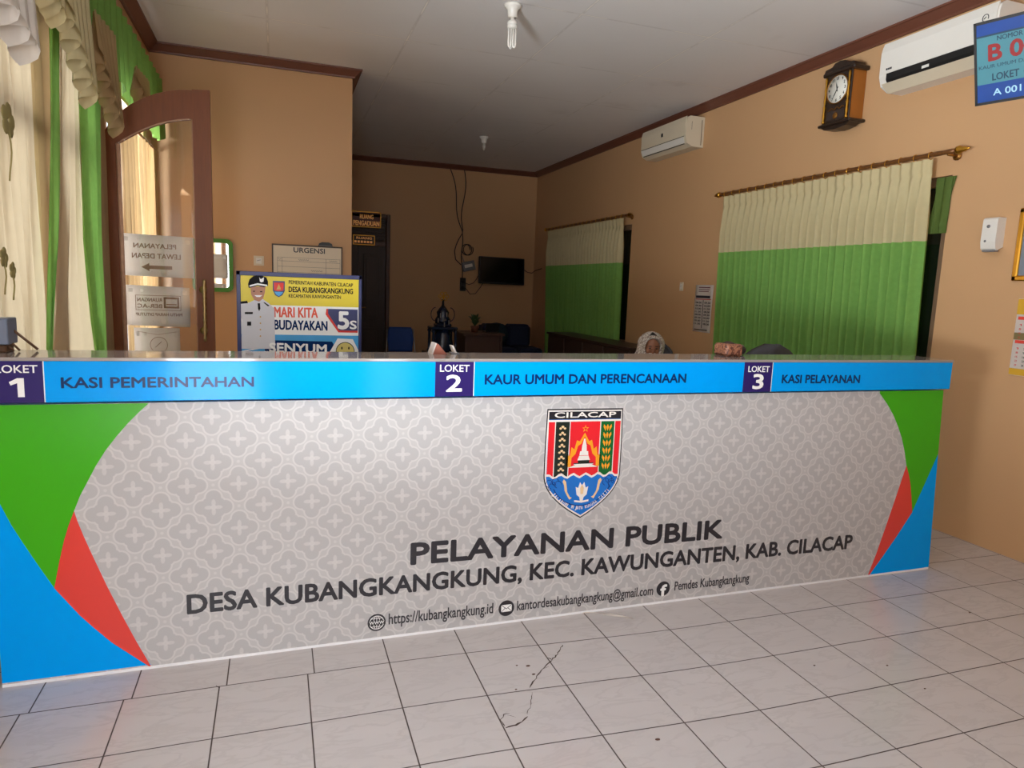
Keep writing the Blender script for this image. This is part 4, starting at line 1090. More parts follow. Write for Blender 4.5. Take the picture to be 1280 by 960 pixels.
# swirling lines of the blue field
for i in range(7):
    bl_([(x0+.02, zs-.02-.022*i), (x0+.02, zs-.027-.022*i), (x0+.15, zs+.000-.022*i), (x0+.15, zs+.004-.022*i)], 3, 1)
# portrait: uniform, face, cap
bl_([A(*p) for p in ((301, 436), (303, 400), (299, 392), (299, 380), (312, 378), (318, 375), (326, 372), (330, 375), (336, 379), (343, 386), (344, 436))], 4, 5)
bl_([A(*p) for p in ((299, 380), (299, 377), (309, 376), (310, 379))], 5, 6); bl_([A(*p) for p in ((329, 378), (331, 378), (337, 382), (335, 383))], 5, 6)
bl_([A(*p) for p in ((313, 358), (332, 358), (331, 366), (329, 373), (324, 377), (318, 375), (314, 368))], 5, 4)
bl_([A(*p) for p in ((322, 379), (325, 379), (325.5, 386), (324, 389), (322.5, 386))], 6, 6)
bl_([A(*p) for p in ((310, 355), (312, 349), (317, 345), (326, 344), (333, 347), (335, 352), (335, 357), (330, 359), (322, 357), (315, 359), (311, 360))], 6, 6)
bl_([A(*p) for p in ((312, 356.5), (322, 354), (334, 356), (334, 358), (322, 356), (312, 358.5))], 7, 1)
bl_([A(*p) for p in ((324, 346.5), (326, 349), (330, 346.5), (329.5, 352), (327, 353), (325, 352))], 7, 1)
for px, py in ((317.5, 364), (326.5, 364.5)): bl_([A(px-1.6, py-.5), A(px+1.6, py-.5), A(px+1.2, py+.6), A(px-1.2, py+.6)], 6, 6)
bl_([A(*p) for p in ((318, 369), (328, 369), (325, 371.2), (321, 371.2))], 6, 1)
bl_([A(*p) for p in ((306, 390), (316, 390), (316, 392.5), (306, 392.5))], 6, 6); bl_([A(*p) for p in ((309, 402), (314, 402), (314, 407), (309, 407))], 6, 6)
for py in (396, 404, 412, 420): 
    p = A(325.5, py); bl_([(p[0]+.004*math.cos(a*PI/4), p[1]+.004*math.sin(a*PI/4)) for a in range(8)], 6, 11)
# little crest
bl_([A(*p) for p in ((341, 351), (356, 351.5), (356, 364), (353, 369), (348.5, 371.5), (344, 369), (341, 363))], 3, 3)
bl_([A(*p) for p in ((342.5, 353), (354.5, 353.5), (354.3, 363), (348.5, 364), (342.7, 363))], 4, 8); bl_([A(*p) for p in ((345.5, 362), (348.5, 355), (351.5, 362))], 5, 11)
bl_([A(*p) for p in ((343, 364.5), (354, 365), (352, 368), (348.5, 370.3), (345, 368))], 4, 2)
def bt(s_, a, b, cap, k, mi, wt=.02):
    p, q = A(*a), A(*b); bn.text(s_, (p[0], YW-.0006*k+.0001, p[1]), (q[0]-p[0], 0, q[1]-p[1]), UZ, math.hypot(q[0]-p[0], q[1]-p[1]), cap, .0008, mi, wt)
px = .001*4.4/1.0
bt('PEMERINTAH KABUPATEN CILACAP', (361, 354.8), (441, 358.8), .0185, 2, 6)
bt('DESA KUBANGKANGKUNG', (361, 364.8), (441, 367.5), .0265, 2, 6, .03)
bt('KECAMATAN KAWUNGANTEN', (361, 371.8), (426, 373.6), .0175, 2, 6)
bt('MARI KITA', (343, 396), (397, 397), .050, 1, 7, .03)
bt('BUDAYAKAN', (343, 411.5), (409, 413), .048, 1, 9, .03)
bl_([A(*p) for p in ((408, 386), (447, 387), (447, 416), (423, 415.5), (407, 393))], 2, 8)
bl_([A(*p) for p in ((410, 386), (447, 387), (447, 413.5), (424, 413), (410, 392))], 3, 3)
bt('5', (423, 410.5), (435.5, 410.8), .088, 3, 1, .04); bt('S', (437.5, 411), (445.5, 411.2), .043, 3, 1, .03)
bl_([A(*p) for p in ((333, 425), (415, 427), (420, 436), (420, 480), (331, 478), (331, 427))], 3, 9)
bt('SENYUM', (337, 439.5), (408, 441.5), .045, 3, 1, .04)
bl_([A(*p) for p in ((412, 440), (422, 423), (441, 424), (449, 440), (441, 458), (422, 457))], 4, 1)
cs = A(431.5, 439); R_ = .050
bl_([(cs[0]+R_*math.cos(a*PI/12), cs[1]+R_*math.sin(a*PI/12)) for a in range(24)], 5, 6); bl_([(cs[0]+(R_-.004)*math.cos(a*PI/12), cs[1]+(R_-.004)*math.sin(a*PI/12)) for a in range(24)], 6, 10)
for dx in (-.018, .019): bl_([(cs[0]+dx+.004*math.cos(a*PI/5), cs[1]+.017+.008*math.sin(a*PI/5)) for a in range(10)], 7, 6)
bn.tube([(cs[0]+.028*math.sin(a), YW-.005, cs[1]-.028*math.cos(a)) for a in [i*.2-1.0 for i in range(11)]], .002, 5, 6)
for i in range(4):
    zz = .86-.17*i; bR(x0+.05, x1-.05, zz-.05, zz+.06, 3, 9)
bn.build('print', BM, t)

# ------------------------------------------------------------------ ceiling lamps
def cfl(label, c, bulb):
    t = thing('ceiling_lamp', label, 'lamp', c, 'bare bulbs on the ceiling')
    x, y, z = c
    mb = MB(); mb.lathe([(.058, 0), (.058, -.010), (.050, -.020), (.036, -.030), (.031, -.070), (.029, -.078)], c, 24); mb.build('holder', M['white_plastic'], t)
    if bulb:
        mb = MB(); mb.lathe([(.014, -.076), (.014, -.094), (.027, -.102), (.034, -.112), (.034, -.120), (.031, -.123), (.034, -.127), (.034, -.142), (.028, -.150)], c, 20); mb.build('ballast', M['white_plastic'], t)
        tb = MB()
        for (dx, dy) in ((-.017, -.008), (.014, -.010), (-.002, .015)):
            q = .0085
            tb.tube([(x+dx-q, y+dy, z-.145), (x+dx-q, y+dy, z-.255), (x+dx-q*.6, y+dy, z-.266), (x+dx, y+dy, z-.270), (x+dx+q*.6, y+dy, z-.266), (x+dx+q, y+dy, z-.255), (x+dx+q, y+dy, z-.145)], .0062, 8)
        tb.build('tube', mat('fluorescent_tube_glass', (236, 232, 224), .2, var=.01), t)
    else:
        mb = MB(); mb.lathe([(.015, -.076), (.016, -.10), (.022, -.112), (.022, -.126), (.014, -.135), (.012, -.16), (.003, -.166)], c, 16); mb.build('bulb', mat('dusty_bulb', (206, 200, 188), .3), t)
cfl('bare white energy-saving bulb with long tubes, over the counter', (1.505, 4.627, ZC), True)
cfl('small bare bulb in a white holder, deeper in the back room', (2.486, 8.614, ZC), False)

# ------------------------------------------------------------------ back room
def hang_sign(label, x0, x1, z0, z1, rows, Y, face, group):
    t = thing('door_sign', label, 'sign', ((x0+x1)/2, Y, z0), group)
    mb = MB(); mb.box((x0, Y-.020, z0), (x1, Y-.001, z1), bev=.002); mb.build('plate', face, t)
    mb = MB()
    for a, b, c_, d_ in ((x0, x1, z0, z0+.010), (x0, x1, z1-.010, z1), (x0, x0+.010, z0, z1), (x1-.010, x1, z0, z1)): mb.box((a, Y-.024, c_), (b, Y-.018, d_))
    mb.build('border', M['gold'], t)
    mb = MB()
    for s_, xa, xb, z, cap in rows:
        if not s_:                                   # an illegible line
            for i in range(6): mb.box((xa+(xb-xa)*i/6, Y-.0215, z), (xa+(xb-xa)*(i+.7)/6, Y-.020, z+cap))
            continue
        mb.text(s_, (xa, Y-.0205, z), UX, UZ, xb-xa, cap, .001, 0, .03)
    mb.build('lettering', mat('copper_lettering', (255, 190, 120), .42, metal=1.0), t)
hang_sign('upper dark red sign with copper words over the back door', 1.075, 1.515, 2.270, 2.500, [('RUANG', 1.20, 1.40, 2.395, .062), ('PENGADUAN', 1.105, 1.49, 2.295, .068)], YB-.02, mat('dark_red_plate', (88, 34, 18), .3), 'room signs over the back door')
hang_sign('lower small dark sign under the red one, on the door lintel', 1.10, 1.425, 2.005, 2.150, [('RUANG', 1.15, 1.38, 2.090, .032), ('', 1.12, 1.40, 2.035, .032)], YB-.028, mat('near_black_plate', (34, 24, 22), .35), 'room signs over the back door')

t = thing('television', 'black wall television on the far wall, tilted slightly', 'television', (3.45, YB-.02, 1.49))
RM = Matrix.Translation((3.45, YB-.10, 1.71)) @ Matrix.Rotation(math.radians(-6), 4, 'X') @ Matrix.Rotation(math.radians(.6), 4, 'Y')
mb = MB(); mb.box((-.385, -.03, -.215), (.385, .03, .215), bev=.008, M=RM); mb.build('housing', M['dark_plastic'], t)
mb = MB(); mb.box((-.365, -.032, -.190), (.365, -.028, .198), M=RM); mb.build('screen', M['screen_off'], t)
mb = MB(); mb.box((3.33, YB-.085, 1.60), (3.57, YB-.002, 1.82), bev=.004); mb.build('wall_bracket', M['dark_plastic'], t)

def wavy_line(p, q, n, a, f_=2.0):
    P, Q = Vector(p), Vector(q); return [P+(Q-P)*(i/n)+Vector((a*math.sin(f_*PI*i/n), 0, a*.4*math.sin(f_*PI*i/n+1))) for i in range(n+1)]
yc = YB-.012
def cable(label, pts, r=.008):
    mb = MB(); mb.tube(pts, r, 6); o = mb.build('cable', mat('dusty_cable', (44, 32, 28), .5), base=Vector(pts[-1])); tag(o, label, 'cable', 'cables on the far wall'); return o
cable('dark cable running down the far wall from the cornice, outer one', wavy_line((2.585, yc, 3.23), (2.80, yc, 2.30), 14, .03)+wavy_line((2.80, yc, 2.29), (2.815, yc, 1.52), 10, .012, 3))
cable('dark cable running down the far wall, straight one from the cornice', wavy_line((2.805, yc-.012, 3.24), (2.805, yc-.012, 2.32), 10, .03, 2)+wavy_line((2.80, yc-.012, 2.28), (2.68, yc-.012, 1.98), 6, -.02, 1)+[Vector((2.70, yc-.012, 1.86)), Vector((2.79, yc-.012, 1.78))])
cable('cable coiled in a loop above the white router box', [Vector((2.86+.075*math.cos(a)+.004*a, yc-.016, 2.02+.085*math.sin(a))) for a in [i*.4 for i in range(34)]], .007)
cable('thin cable sagging between the wall sockets and the television', [Vector((2.86, yc-.02, 1.50)), Vector((2.93, yc-.02, 1.47)), Vector((3.00, yc-.02, 1.50)), Vector((3.05, yc-.02, 1.56)), Vector((3.08, yc-.02, 1.62))], .006)
cable('cable from the sockets to the underside of the television', [Vector((2.87, yc-.024, 1.42)), Vector((2.95, yc-.024, 1.32)), Vector((3.04, yc-.024, 1.33)), Vector((3.12, yc-.04, 1.44)), Vector((3.16, yc-.05, 1.52))], .006)
cable('cable from the television across to the curtain wall', [Vector((3.80, yc-.05, 1.78)), Vector((3.92, yc-.02, 1.71)), Vector((4.00, yc-.02, 1.70)), Vector((XR-.012, YB-.10, 1.74)), Vector((XR-.012, YB-.40, 1.77))], .006)
t = thing('router_box', 'small pale router box hanging crooked among the cables', 'router', (2.91, yc, 1.74))
RM = Matrix.Translation((2.915, YB-.035, 1.765)) @ Matrix.Rotation(math.radians(-14), 4, 'Y')
mb = MB(); mb.box((-.105, -.020, -.075), (.105, .020, .075), bev=.008, M=RM); mb.build('housing', M['grey_plastic'], t)
mb = MB(); mb.box((-.07, -.0215, -.02), (.06, -.019, .03), M=RM); mb.build('label_patch', M['white_plastic'], t)
mb = MB(); mb.cyl(RM @ Vector((-.06, 0, .07)), RM @ Vector((-.07, 0, .17)), .006); mb.build('antenna', M['grey_plastic'], t)
t = thing('wall_socket', 'dark double wall socket with plugs below the router box', 'socket', (2.83, YB, 1.38))
mb = MB(); mb.box((2.785, YB-.03, 1.365), (2.880, YB-.001, 1.575), bev=.006); mb.build('plate', M['dark_plastic'], t)
for z in (1.52, 1.42):
    mb = MB(); mb.lathe([(.030, YB-.034), (.026, YB-.030)], (2.832, 0, z), 14, axis='Y'); mb.box((2.815, YB-.075, z-.018), (2.850, YB-.030, z+.018), bev=.005); mb.build('plug', M['black'], t)

# blue stacking chair
def stacking_chair(label, loc, rz, cloth, group):
    t = thing('stacking_chair', label, 'chair', (0, 0, 0), group)
    mb = MB(); mb.box((-.21, -.22, .43), (.21, .20, .49), bev=.02); mb.build('seat', cloth, t)
    R = []
    for j in range(9):
        z = .53+.33*j/8; w = .175-.004*abs(j-4)+(0 if j < 8 else -.012); y = .215+.05*(j/8)
        R.append([(w*(i/4-1), y-.022*(1-(i/4-1)**2)*0+.02*(1-(i/4-1)**2), z) for i in range(9)])
    mb = MB(); mb.grid(R, thick=(0, .03, 0)); mb.build('backrest', cloth, t)
    for sx in (-1, 1):
        a = MB(); a.tube([(sx*.215, -.23, 0), (sx*.205, -.19, .42)], .011, 8); a.build('leg', M['steel'], t)
        a = MB(); a.tube([(sx*.215, .25, 0), (sx*.205, .20, .42)], .011, 8); a.build('leg', M['steel'], t)
        a = MB(); a.tube([(sx*.205, -.19, .42), (sx*.205, .20, .42), (sx*.19, .235, .60), (sx*.178, .29, .84)], .010, 8); a.build('back_frame', M['steel'], t)
    t.location = loc; t.rotation_euler = (0, 0, rz)
    return t
c0 = stacking_chair('blue upholstered stacking chair beside the dark back door', (1.59, 9.05, 0), 0, M['blue_cloth'], 'blue stacking chairs')

# desk
t = thing('office_desk', 'brown wooden desk with a plant under the wall cables', 'desk', (2.78, 9.4, 0))
mb = MB(); mb.box((2.42, 9.10, .775), (3.02, 9.75, .805), bev=.004); mb.build('desk_top', M['desk_wood'], t)
mb = MB(); mb.box((2.46, 9.16, .12), (2.98, 9.18, .775)); mb.build('front_panel', M['desk_wood'], t)
for x in (2.45, 2.96):
    mb = MB(); mb.box((x, 9.12, 0), (x+.03, 9.73, .775), bev=.003); mb.build('side_panel', M['desk_wood'], t)
mb = MB(); mb.box((2.62, 9.22, .55), (2.96, 9.70, .77), bev=.003); dw = mb.build('drawer', M['desk_wood'], t)
mb = MB(); mb.tube([(2.72, 9.70, .66), (2.72, 9.73, .66), (2.86, 9.73, .66), (2.86, 9.70, .66)], .006, 6); mb.build('knob', M['steel'], dw)

t = thing('potted_plant', 'small leafy plant in a clay pot on the brown desk', 'plant', (2.66, 9.40, .805))
mb = MB(); mb.lathe([(.045, .805), (.060, .87), (.066, .89), (.060, .892), (.02, .885)], (2.66, 9.40, 0), 16); mb.build('pot', M['clay'], t)
mb = MB(); rnd = random.Random(3)
for k in range(26):
    a = rnd.uniform(0, 2*PI); L = rnd.uniform(.08, .17); h = rnd.uniform(.05, .20)
    p0 = Vector((2.66, 9.40, .885)); p2 = p0+Vector((math.cos(a)*L*.8, math.sin(a)*L*.8, h)); p1 = (p0+p2)/2+Vector((0, 0, .04))
    d_ = Vector((-math.sin(a), math.cos(a), 0))*.020
    mb.add([p0, p1-d_, p1+d_+Vector((0, 0, .004)), p2], [(0, 1, 3, 2)]); mb.tube([p0, p1], .002, 4)
mb.build('foliage', M['leaf'], t)
t = thing('laptop', 'dark open laptop on the brown desk beside the plant', 'laptop', (2.90, 9.40, .805))
mb = MB(); mb.box((2.80, 9.32, .805), (3.00, 9.50, .820), bev=.004); mb.build('keyboard_base', M['dark_plastic'], t)
mb = MB(); mb.prism([(2.80, 0), (3.00, 0), (3.00, .125), (2.80, .125)], (0, 9.33, .820), UX, Vector((0, -.35, .94)), (0, .008, .003)); mb.build('lid', M['dark_plastic'], t)

# sofa
t = thing('sofa', 'dark blue sofa against the far wall below the television', 'sofa', (3.45, 10.2, 0))
mb = MB(); mb.box((3.06, 9.82, .10), (3.88, 10.62, .42), bev=.04); mb.build('base', M['dark_blue_cloth'], t)
for x in (3.07, 3.48):
    mb = MB(); mb.box((x, 9.79, .42), (x+.395, 10.42, .54), bev=.035); mb.build('seat_cushion', M['dark_blue_cloth'], t)
    mb = MB(); mb.box((x, 10.35, .50), (x+.395, 10.62, .87), bev=.05); mb.build('back_cushion', M['dark_blue_cloth'], t)
mb = MB(); mb.box((3.06, 10.56, .30), (3.88, 10.72, .84), bev=.04); mb.build('back_frame', M['dark_blue_cloth'], t)
mb = MB(); mb.box((2.92, 9.80, .08), (3.08, 10.70, .62), bev=.05); mb.build('arm', M['dark_blue_cloth'], t)
for x in (2.99, 3.80):
    for y in (9.88, 10.60):
        mb = MB(); mb.cyl((x, y, 0), (x, y, .11), .022); mb.build('foot', M['dark_wood'], t)
t = thing('throw_cushion', 'dark teal cushion leaning on the dark blue sofa', 'cushion', (3.26, 10.24, .54))
RM = Matrix.Translation((3.26, 10.24, .725)) @ Matrix.Rotation(math.radians(-14), 4, 'X')
mb = MB(); mb.ball((0, 0, 0), (.19, .055, .18), 18, M=RM); mb.build('cover', mat('dark_teal_cloth', (28, 52, 62), .8, var=.15, scale=30), t)

# dark cabinet along the right wall under the far curtain
t = thing('low_cabinet', 'long dark wooden cabinet along the wall under the far curtain', 'cabinet', (3.62, 7.4, 0))
mb = MB(); mb.box((3.46, 6.30, .06), (3.82, 8.58, .855), bev=.004); mb.build('body', M['dark_wood'], t)
mb = MB(); mb.box((3.44, 6.28, .855), (3.83, 8.60, .880), bev=.004); mb.build('worktop', M['dark_wood'], t)
mb = MB(); mb.box((3.49, 6.34, 0), (3.80, 8.54, .07)); mb.build('plinth', M['black'], t)
for i in range(4):
    y = 6.33+i*.56
    mb = MB(); mb.box((3.447, y+.01, .10), (3.462, y+.54, .84), bev=.004); dd = mb.build('door', M['dark_wood'], t)
    mb = MB(); mb.tube([(3.445, y+.48, .50), (3.43, y+.48, .50), (3.43, y+.48, .60), (3.445, y+.48, .60)], .005, 6); mb.build('handle', M['steel'], dd)

# trophy
t = thing('trophy', 'tall tiered dark blue trophy topped by a gold flower figure', 'trophy', (2.10, 9.0, 0))
tb = mat('dark_blue_trophy_gloss', (22, 38, 66), .2, var=.3, scale=30, coat=.5)
mb = MB(); mb.box((1.87, 8.80, 0), (2.34, 9.24, .10), bev=.01); mb.box((1.90, 8.83, .10), (2.31, 9.21, .50), bev=.02); mb.box((1.87, 8.80, .50), (2.34, 9.24, .56), bev=.012); mb.build('plinth', tb, t)
for dx in (-.15, .15):
    for dy in (-.13, .13):
        mb = MB(); mb.lathe([(.022, .56), (.030, .575), (.018, .60), (.018, .82), (.030, .84), (.022, .86)], (2.105+dx, 9.02+dy, 0), 12); mb.build('column', tb, t)
mb = MB(); mb.box((1.93, 8.87, .86), (2.28, 9.17, .90), bev=.01); mb.box((2.0, 8.93, .90), (2.21, 9.11, .94), bev=.01); mb.build('platform', tb, t)
mb = MB(); mb.lathe([(.15, .56), (.16, .62), (.14, .70), (.12, .80), (.10, .86)], (2.105, 9.02, 0), 16); mb.build('inner_cup', tb, t)
mb = MB(); mb.lathe([(.10, .94), (.105, .99), (.075, 1.04), (.085, 1.09), (.050, 1.14), (.030, 1.165)], (2.105, 9.02, 0), 18); mb.build('cup', tb, t)
for sx in (-1, 1):
    mb = MB(); mb.tube([(2.105+sx*(.10+.06*math.sin(a)), 9.02, 1.06-.09*math.cos(a)) for a in [i*.35 for i in range(10)]], .006, 6); mb.build('cup_handle', tb, t)
mb = MB(); mb.lathe([(.034, 1.16), (.018, 1.18), (.014, 1.235), (.030, 1.25), (.012, 1.26)], (2.105, 9.02, 0), 14); nk = mb.build('neck', M['black'], t)
mb = MB()
for k in range(6):
    a = k*PI/3; mb.tube([(2.105+.046*math.cos(a)+.022*math.cos(b*PI/5), 9.00, 1.300+.040*math.sin(a)+.022*math.sin(b*PI/5)) for b in range(10)], .005, 6, closed=True)
mb.ball((2.105, 9.0, 1.30), .016, 10); mb.cyl((2.105, 9.01, 1.255), (2.105, 9.0, 1.29), .008); mb.build('flower_figure', M['gold'], t)
for dx, z in ((-.085, .985), (-.02, 1.00), (.06, .96), (-.055, 1.05), (.0, .93), (.03, 1.06)):  # steel slips added to imitate glints on the dark body
    mb = MB(); mb.box((2.105+dx-.006, 8.905, z-.03), (2.105+dx+.006, 8.925, z+.03), bev=.002); mb.build('added_glint', M['steel'], t)

# ------------------------------------------------------------------ behind the counter
def office_chair(label, loc, rz, cloth, group, zt=1.14, w=.23, arms=True):
    t = thing('office_chair', label, 'chair', (0, 0, 0), group)
    mb = MB(); mb.ball((0, 0, .44), (.25, .25, .045), 22); mb.build('seat', cloth, t)
    R = []
    for j in range(15):
        q = j/14; z = .60+(zt-.60)*q
        ww = w*(1-max(0, (q-.72)/.28)**2.6*.80)*(1-.15*max(0, .25-q)/.25)
        R.append([(ww*(i/6-1), .26+.03*q+.05*(1-(i/6-1)**2)-.02*math.sin(q*PI), z) for i in range(13)])
    mb = MB(); mb.grid(R, thick=(0, .045, 0)); mb.build('backrest', cloth, t)
    mb = MB(); mb.tube([(0, .10, .44), (0, .30, .46), (0, .36, .62), (0, .36, .80)], .022, 8); mb.build('back_support', M['dark_plastic'], t)
    mb = MB(); mb.lathe([(.035, .08), (.035, .25), (.022, .25), (.022, .43)], (0, 0, 0), 14); mb.build('gas_post', M['dark_plastic'], t)
    for k in range(5):
        a = k*2*PI/5+.3
        mb = MB(); mb.tube([(.03*math.cos(a), .03*math.sin(a), .10), (.27*math.cos(a), .27*math.sin(a), .065)], [.022, .015], 8); lg = mb.build('base_leg', M['dark_plastic'], t)
        mb = MB(); mb.lathe([(.014, -.016), (.028, -.012), (.028, .012), (.014, .016)], (.28*math.cos(a), .28*math.sin(a), .029), 12, axis='X'); mb.build('caster', M['black'], lg)
    for sx in (-1, 1) if arms else ():
        mb = MB(); mb.tube([(sx*.20, .02, .45), (sx*.27, .02, .47), (sx*.28, .04, .66)], .014, 8); mb.box((sx*.28-.03, -.10, .655), (sx*.28+.03, .16, .685), bev=.012); mb.build('armrest', M['dark_plastic'], t)
    t.location = loc; t.rotation_euler = (0, 0, rz)
    return t
office_chair('empty dark grey office chair with rounded back in front of the large curtain', (3.13, 4.08, 0), PI, M['grey_cloth'], 'office chairs behind the counter', zt=1.145, w=.215)
office_chair('grey office chair the woman in the headscarf sits on', (2.90, 5.06, 0), -1.0, M['grey_cloth'], 'office chairs behind the counter', zt=1.02, w=.13, arms=False)

# tissue box with batik pattern, tent calendar, tablet on its stand, all on the counter top
t = thing('tissue_box', 'brown batik-patterned tissue box on the counter before the large curtain', 'tissue box', (2.11, 2.80, 1.162))
bt_ = bpy.data.materials.new('batik_cloth'); bt_.use_nodes = True; q = NT(bt_); bsd = q.n['Principled BSDF']; co, x_, y_, z_ = q.xyz()
nn = q.noise(co, 34, 3, .6, 2.5); q.l.new(q.mix(q.ss(nn, .44, .52), lin((84, 44, 32)), lin((150, 100, 74))), bsd.inputs['Base Color']); bsd.inputs['Roughness'].default_value = .6
mb = MB(); mb.box((2.035, 2.76, 1.162), (2.130, 2.87, 1.222), bev=.010); mb.build('box', bt_, t)
mb = MB(); mb.box((2.129, 2.775, 1.165), (2.134, 2.855, 1.212), bev=.002); mb.build('end_flap', M['paper'], t)
mb = MB(); mb.lathe([(.030, 1.2225), (.024, 1.226), (.010, 1.232)], (2.082, 2.815, 0), 14); mb.build('lid_opening', M['dark_wood'], t)
t = thing('dark_pouch', 'small dark pouch standing behind the tissue box', 'pouch', (2.17, 2.86, 1.162))
mb = MB(); mb.ball((2.172, 2.845, 1.186), (.034, .028, .026), 14); mb.build('body', M['dark_plastic'], t)
mb = MB(); mb.tube([(2.150, 2.845, 1.206), (2.172, 2.845, 1.213), (2.194, 2.845, 1.206)], .004, 6); mb.build('zip', M['grey_plastic'], t)
t = thing('desk_calendar', 'small red-brown tent-shaped desk calendar on the counter edge', 'calendar', (.650, 2.84, 1.162))
mb = MB(); mb.prism([(-.028, 0), (.034, 0), (.020, .014), (-.004, .042), (-.012, .046)], (.643, 2.80, 1.162), UX, UZ, (0, .08, 0)); mb.build('cover', mat('red_brown_card', (146, 84, 66), .6, var=.1), t)
mb = MB(); mb.prism([(-.033, 0), (-.027, 0), (-.011, .046), (-.017, .046)], (.643, 2.80, 1.162), UX, UZ, (0, .08, 0)); mb.build('page', M['paper'], t)
t = thing('card_stand', 'tiny white leaning card on the counter beside the tent calendar', 'card', (.715, 2.86, 1.162))
mb = MB(); mb.prism([(0, 0), (.010, 0), (-.006, .034), (-.014, .034)], (.717, 2.83, 1.162), UX, UZ, (0, .05, 0)); mb.build('card', M['paper'], t)
mb = MB(); mb.box((.704, 2.825, 1.162), (.735, 2.878, 1.166)); mb.build('base', M['grey_plastic'], t)

t = thing('tablet', 'white-edged tablet on a folding easel at the counter end', 'tablet', (-.88, 2.80, 1.162))
mb = MB(); mb.box((-.915, 2.76, 1.186), (-.896, 2.86, 1.280), bev=.004); mb.build('frame', M['white_gloss'], t)
mb = MB(); mb.box((-.897, 2.765, 1.19), (-.868, 2.86, 1.280), bev=.003); mb.build('back_cover', mat('blue_grey_cover', (104, 112, 130), .4), t)
mb = MB()
mb.tube([(-.870, 2.83, 1.235), (-.806, 2.85, 1.167)], .005, 6); mb.tube([(-.885, 2.80, 1.19), (-.863, 2.80, 1.166)], .004, 6); mb.tube([(-.870, 2.81, 1.192), (-.852, 2.82, 1.166)], .004, 6)
mb.box((-.918, 2.78, 1.162), (-.880, 2.86, 1.188), bev=.004)
mb.build('easel', mat('brown_easel_wood', (96, 66, 44), .5), t)

# ------------------------------------------------------------------ the seated woman
def skin_mesh(name, verts, edges, radii, m, parent, root=0, sub=2, base=None):
    me = bpy.data.meshes.new(name); b0 = Vector(parent['_o']) if parent is not None else (base or Vector())
    me.from_pydata([tuple(Vector(v)-b0) for v in verts], edges, [])
    o = bpy.data.objects.new(name, me); COL.objects.link(o)
    sk = o.modifiers.new('s', 'SKIN'); sk.use_smooth_shade = True
    for i, r in enumerate(radii):
        sv = me.skin_vertices[0].data[i]; sv.radius = r if isinstance(r, tuple) else (r, r); sv.use_root = (i == root)
    sb = o.modifiers.new('d', 'SUBSURF'); sb.levels = sub; sb.render_levels = sub
    dg = bpy.context.evaluated_depsgraph_get(); dg.update()
    nm = bpy.data.meshes.new_from_object(o.evaluated_get(dg)); o.modifiers.clear(); o.data = nm; nm.name = name
    bpy.data.meshes.remove(me)
    nm.materials.clear(); nm.materials.append(m)
    for p in nm.polygons: p.use_smooth = True
    if parent is not None: o.parent = parent
    o['_o'] = list(b0)
    return o
PX, PY = 2.86, 5.06
person = thing('person', 'seated woman in a pale striped headscarf, head bent over her work behind the counter', 'person', (PX, PY, 0))
V = []; E_ = []; Rr = []
def vt(p, r, to=None):
    V.append(Vector((PX, PY, 0))+Vector(p)); Rr.append(r); k = len(V)-1
    if to is not None: E_.append((to, k))
    return k
pel = vt((0, 0, .59), (.15, .10)); wa = vt((0, -.03, .68), (.125, .095), pel); chs = vt((0, -.09, .82), (.14, .10), wa)
nb = vt((0, -.135, .905), (.06, .06), chs); nk_ = vt((0, -.165, .945), (.045, .045), nb)
h1 = vt((0, -.190, .985), (.066, .078), nk_); h2 = vt((0, -.195, 1.035), (.074, .088), h1); h3 = vt((0, -.185, 1.078), (.058, .068), h2)
for s_ in (-1, 1):
    sh_ = vt((s_*.165, -.10, .87), .055, chs); el = vt((s_*.225, -.16, .64), .042, sh_); wr = vt((s_*.135, -.40, .66), .026, el)
    pm_ = vt((s_*.115, -.455, .655), (.032, .016), wr); kn = vt((s_*.105, -.495, .655), (.032, .013), pm_)
    for j, (dx, L) in enumerate(((-.027, .062), (-.009, .076), (.009, .070), (.026, .054))):
        a = vt((s_*.105+dx, -.512, .652), .0085, kn); b = vt((s_*.105+dx*1.15, -.512-L*.55, .646), .0080, a); vt((s_*.105+dx*1.2, -.512-L, .632), .0068, b)
    th1 = vt((s_*.075, -.455, .648), .011, pm_); vt((s_*.058, -.495, .638), .0085, th1)
    hp = vt((s_*.095, -.06, .57), .080, pel); kne = vt((s_*.13, -.42, .54), .060, hp); an = vt((s_*.13, -.36, .10), .040, kne); vt((s_*.135, -.48, .04), .034, an)
skin_mesh('body', V, E_, Rr, M['skin'], person)
# face: nose, eyes, brows, mouth
HX, HY, HZ = PX, PY-.195, 1.025
fd = Vector((-.30, -.90, -.28)).normalized(); fr2 = Vector((.95, -.31, 0)).normalized(); fu = fd.cross(fr2)*-1
if fu.z < 0: fu = -fu
FM = Matrix(((fr2.x, -fd.x, fu.x, HX), (fr2.y, -fd.y, fu.y, HY), (fr2.z, -fd.z, fu.z, HZ), (0, 0, 0, 1)))   # local -y looks out of the face
mb = MB(); mb.ball((0, -.020, -.004), (.064, .070, .088), 24, M=FM); mb.ball((0, -.090, -.012), (.012, .016, .022), 12, M=FM); mb.ball((0, -.070, -.062), (.028, .024, .022), 12, M=FM)
for s_ in (-1, 1): mb.ball((s_*.030, -.068, -.018), (.024, .020, .024), 12, M=FM)
mb.build('face', M['skin'], person)
for s_ in (-1, 1):
    mb = MB(); mb.ball((s_*.026, -.083, .012), (.012, .005, .005), 10, M=FM); mb.ball((s_*.027, -.083, .030), (.017, .004, .0035), 10, M=FM)
    mb.build('eye_and_brow', M['dark_plastic'], person)
mb = MB(); mb.ball((0, -.090, -.045), (.019, .006, .0055), 12, M=FM); mb.build('lips', mat('muted_lip', (128, 66, 62), .5), person)
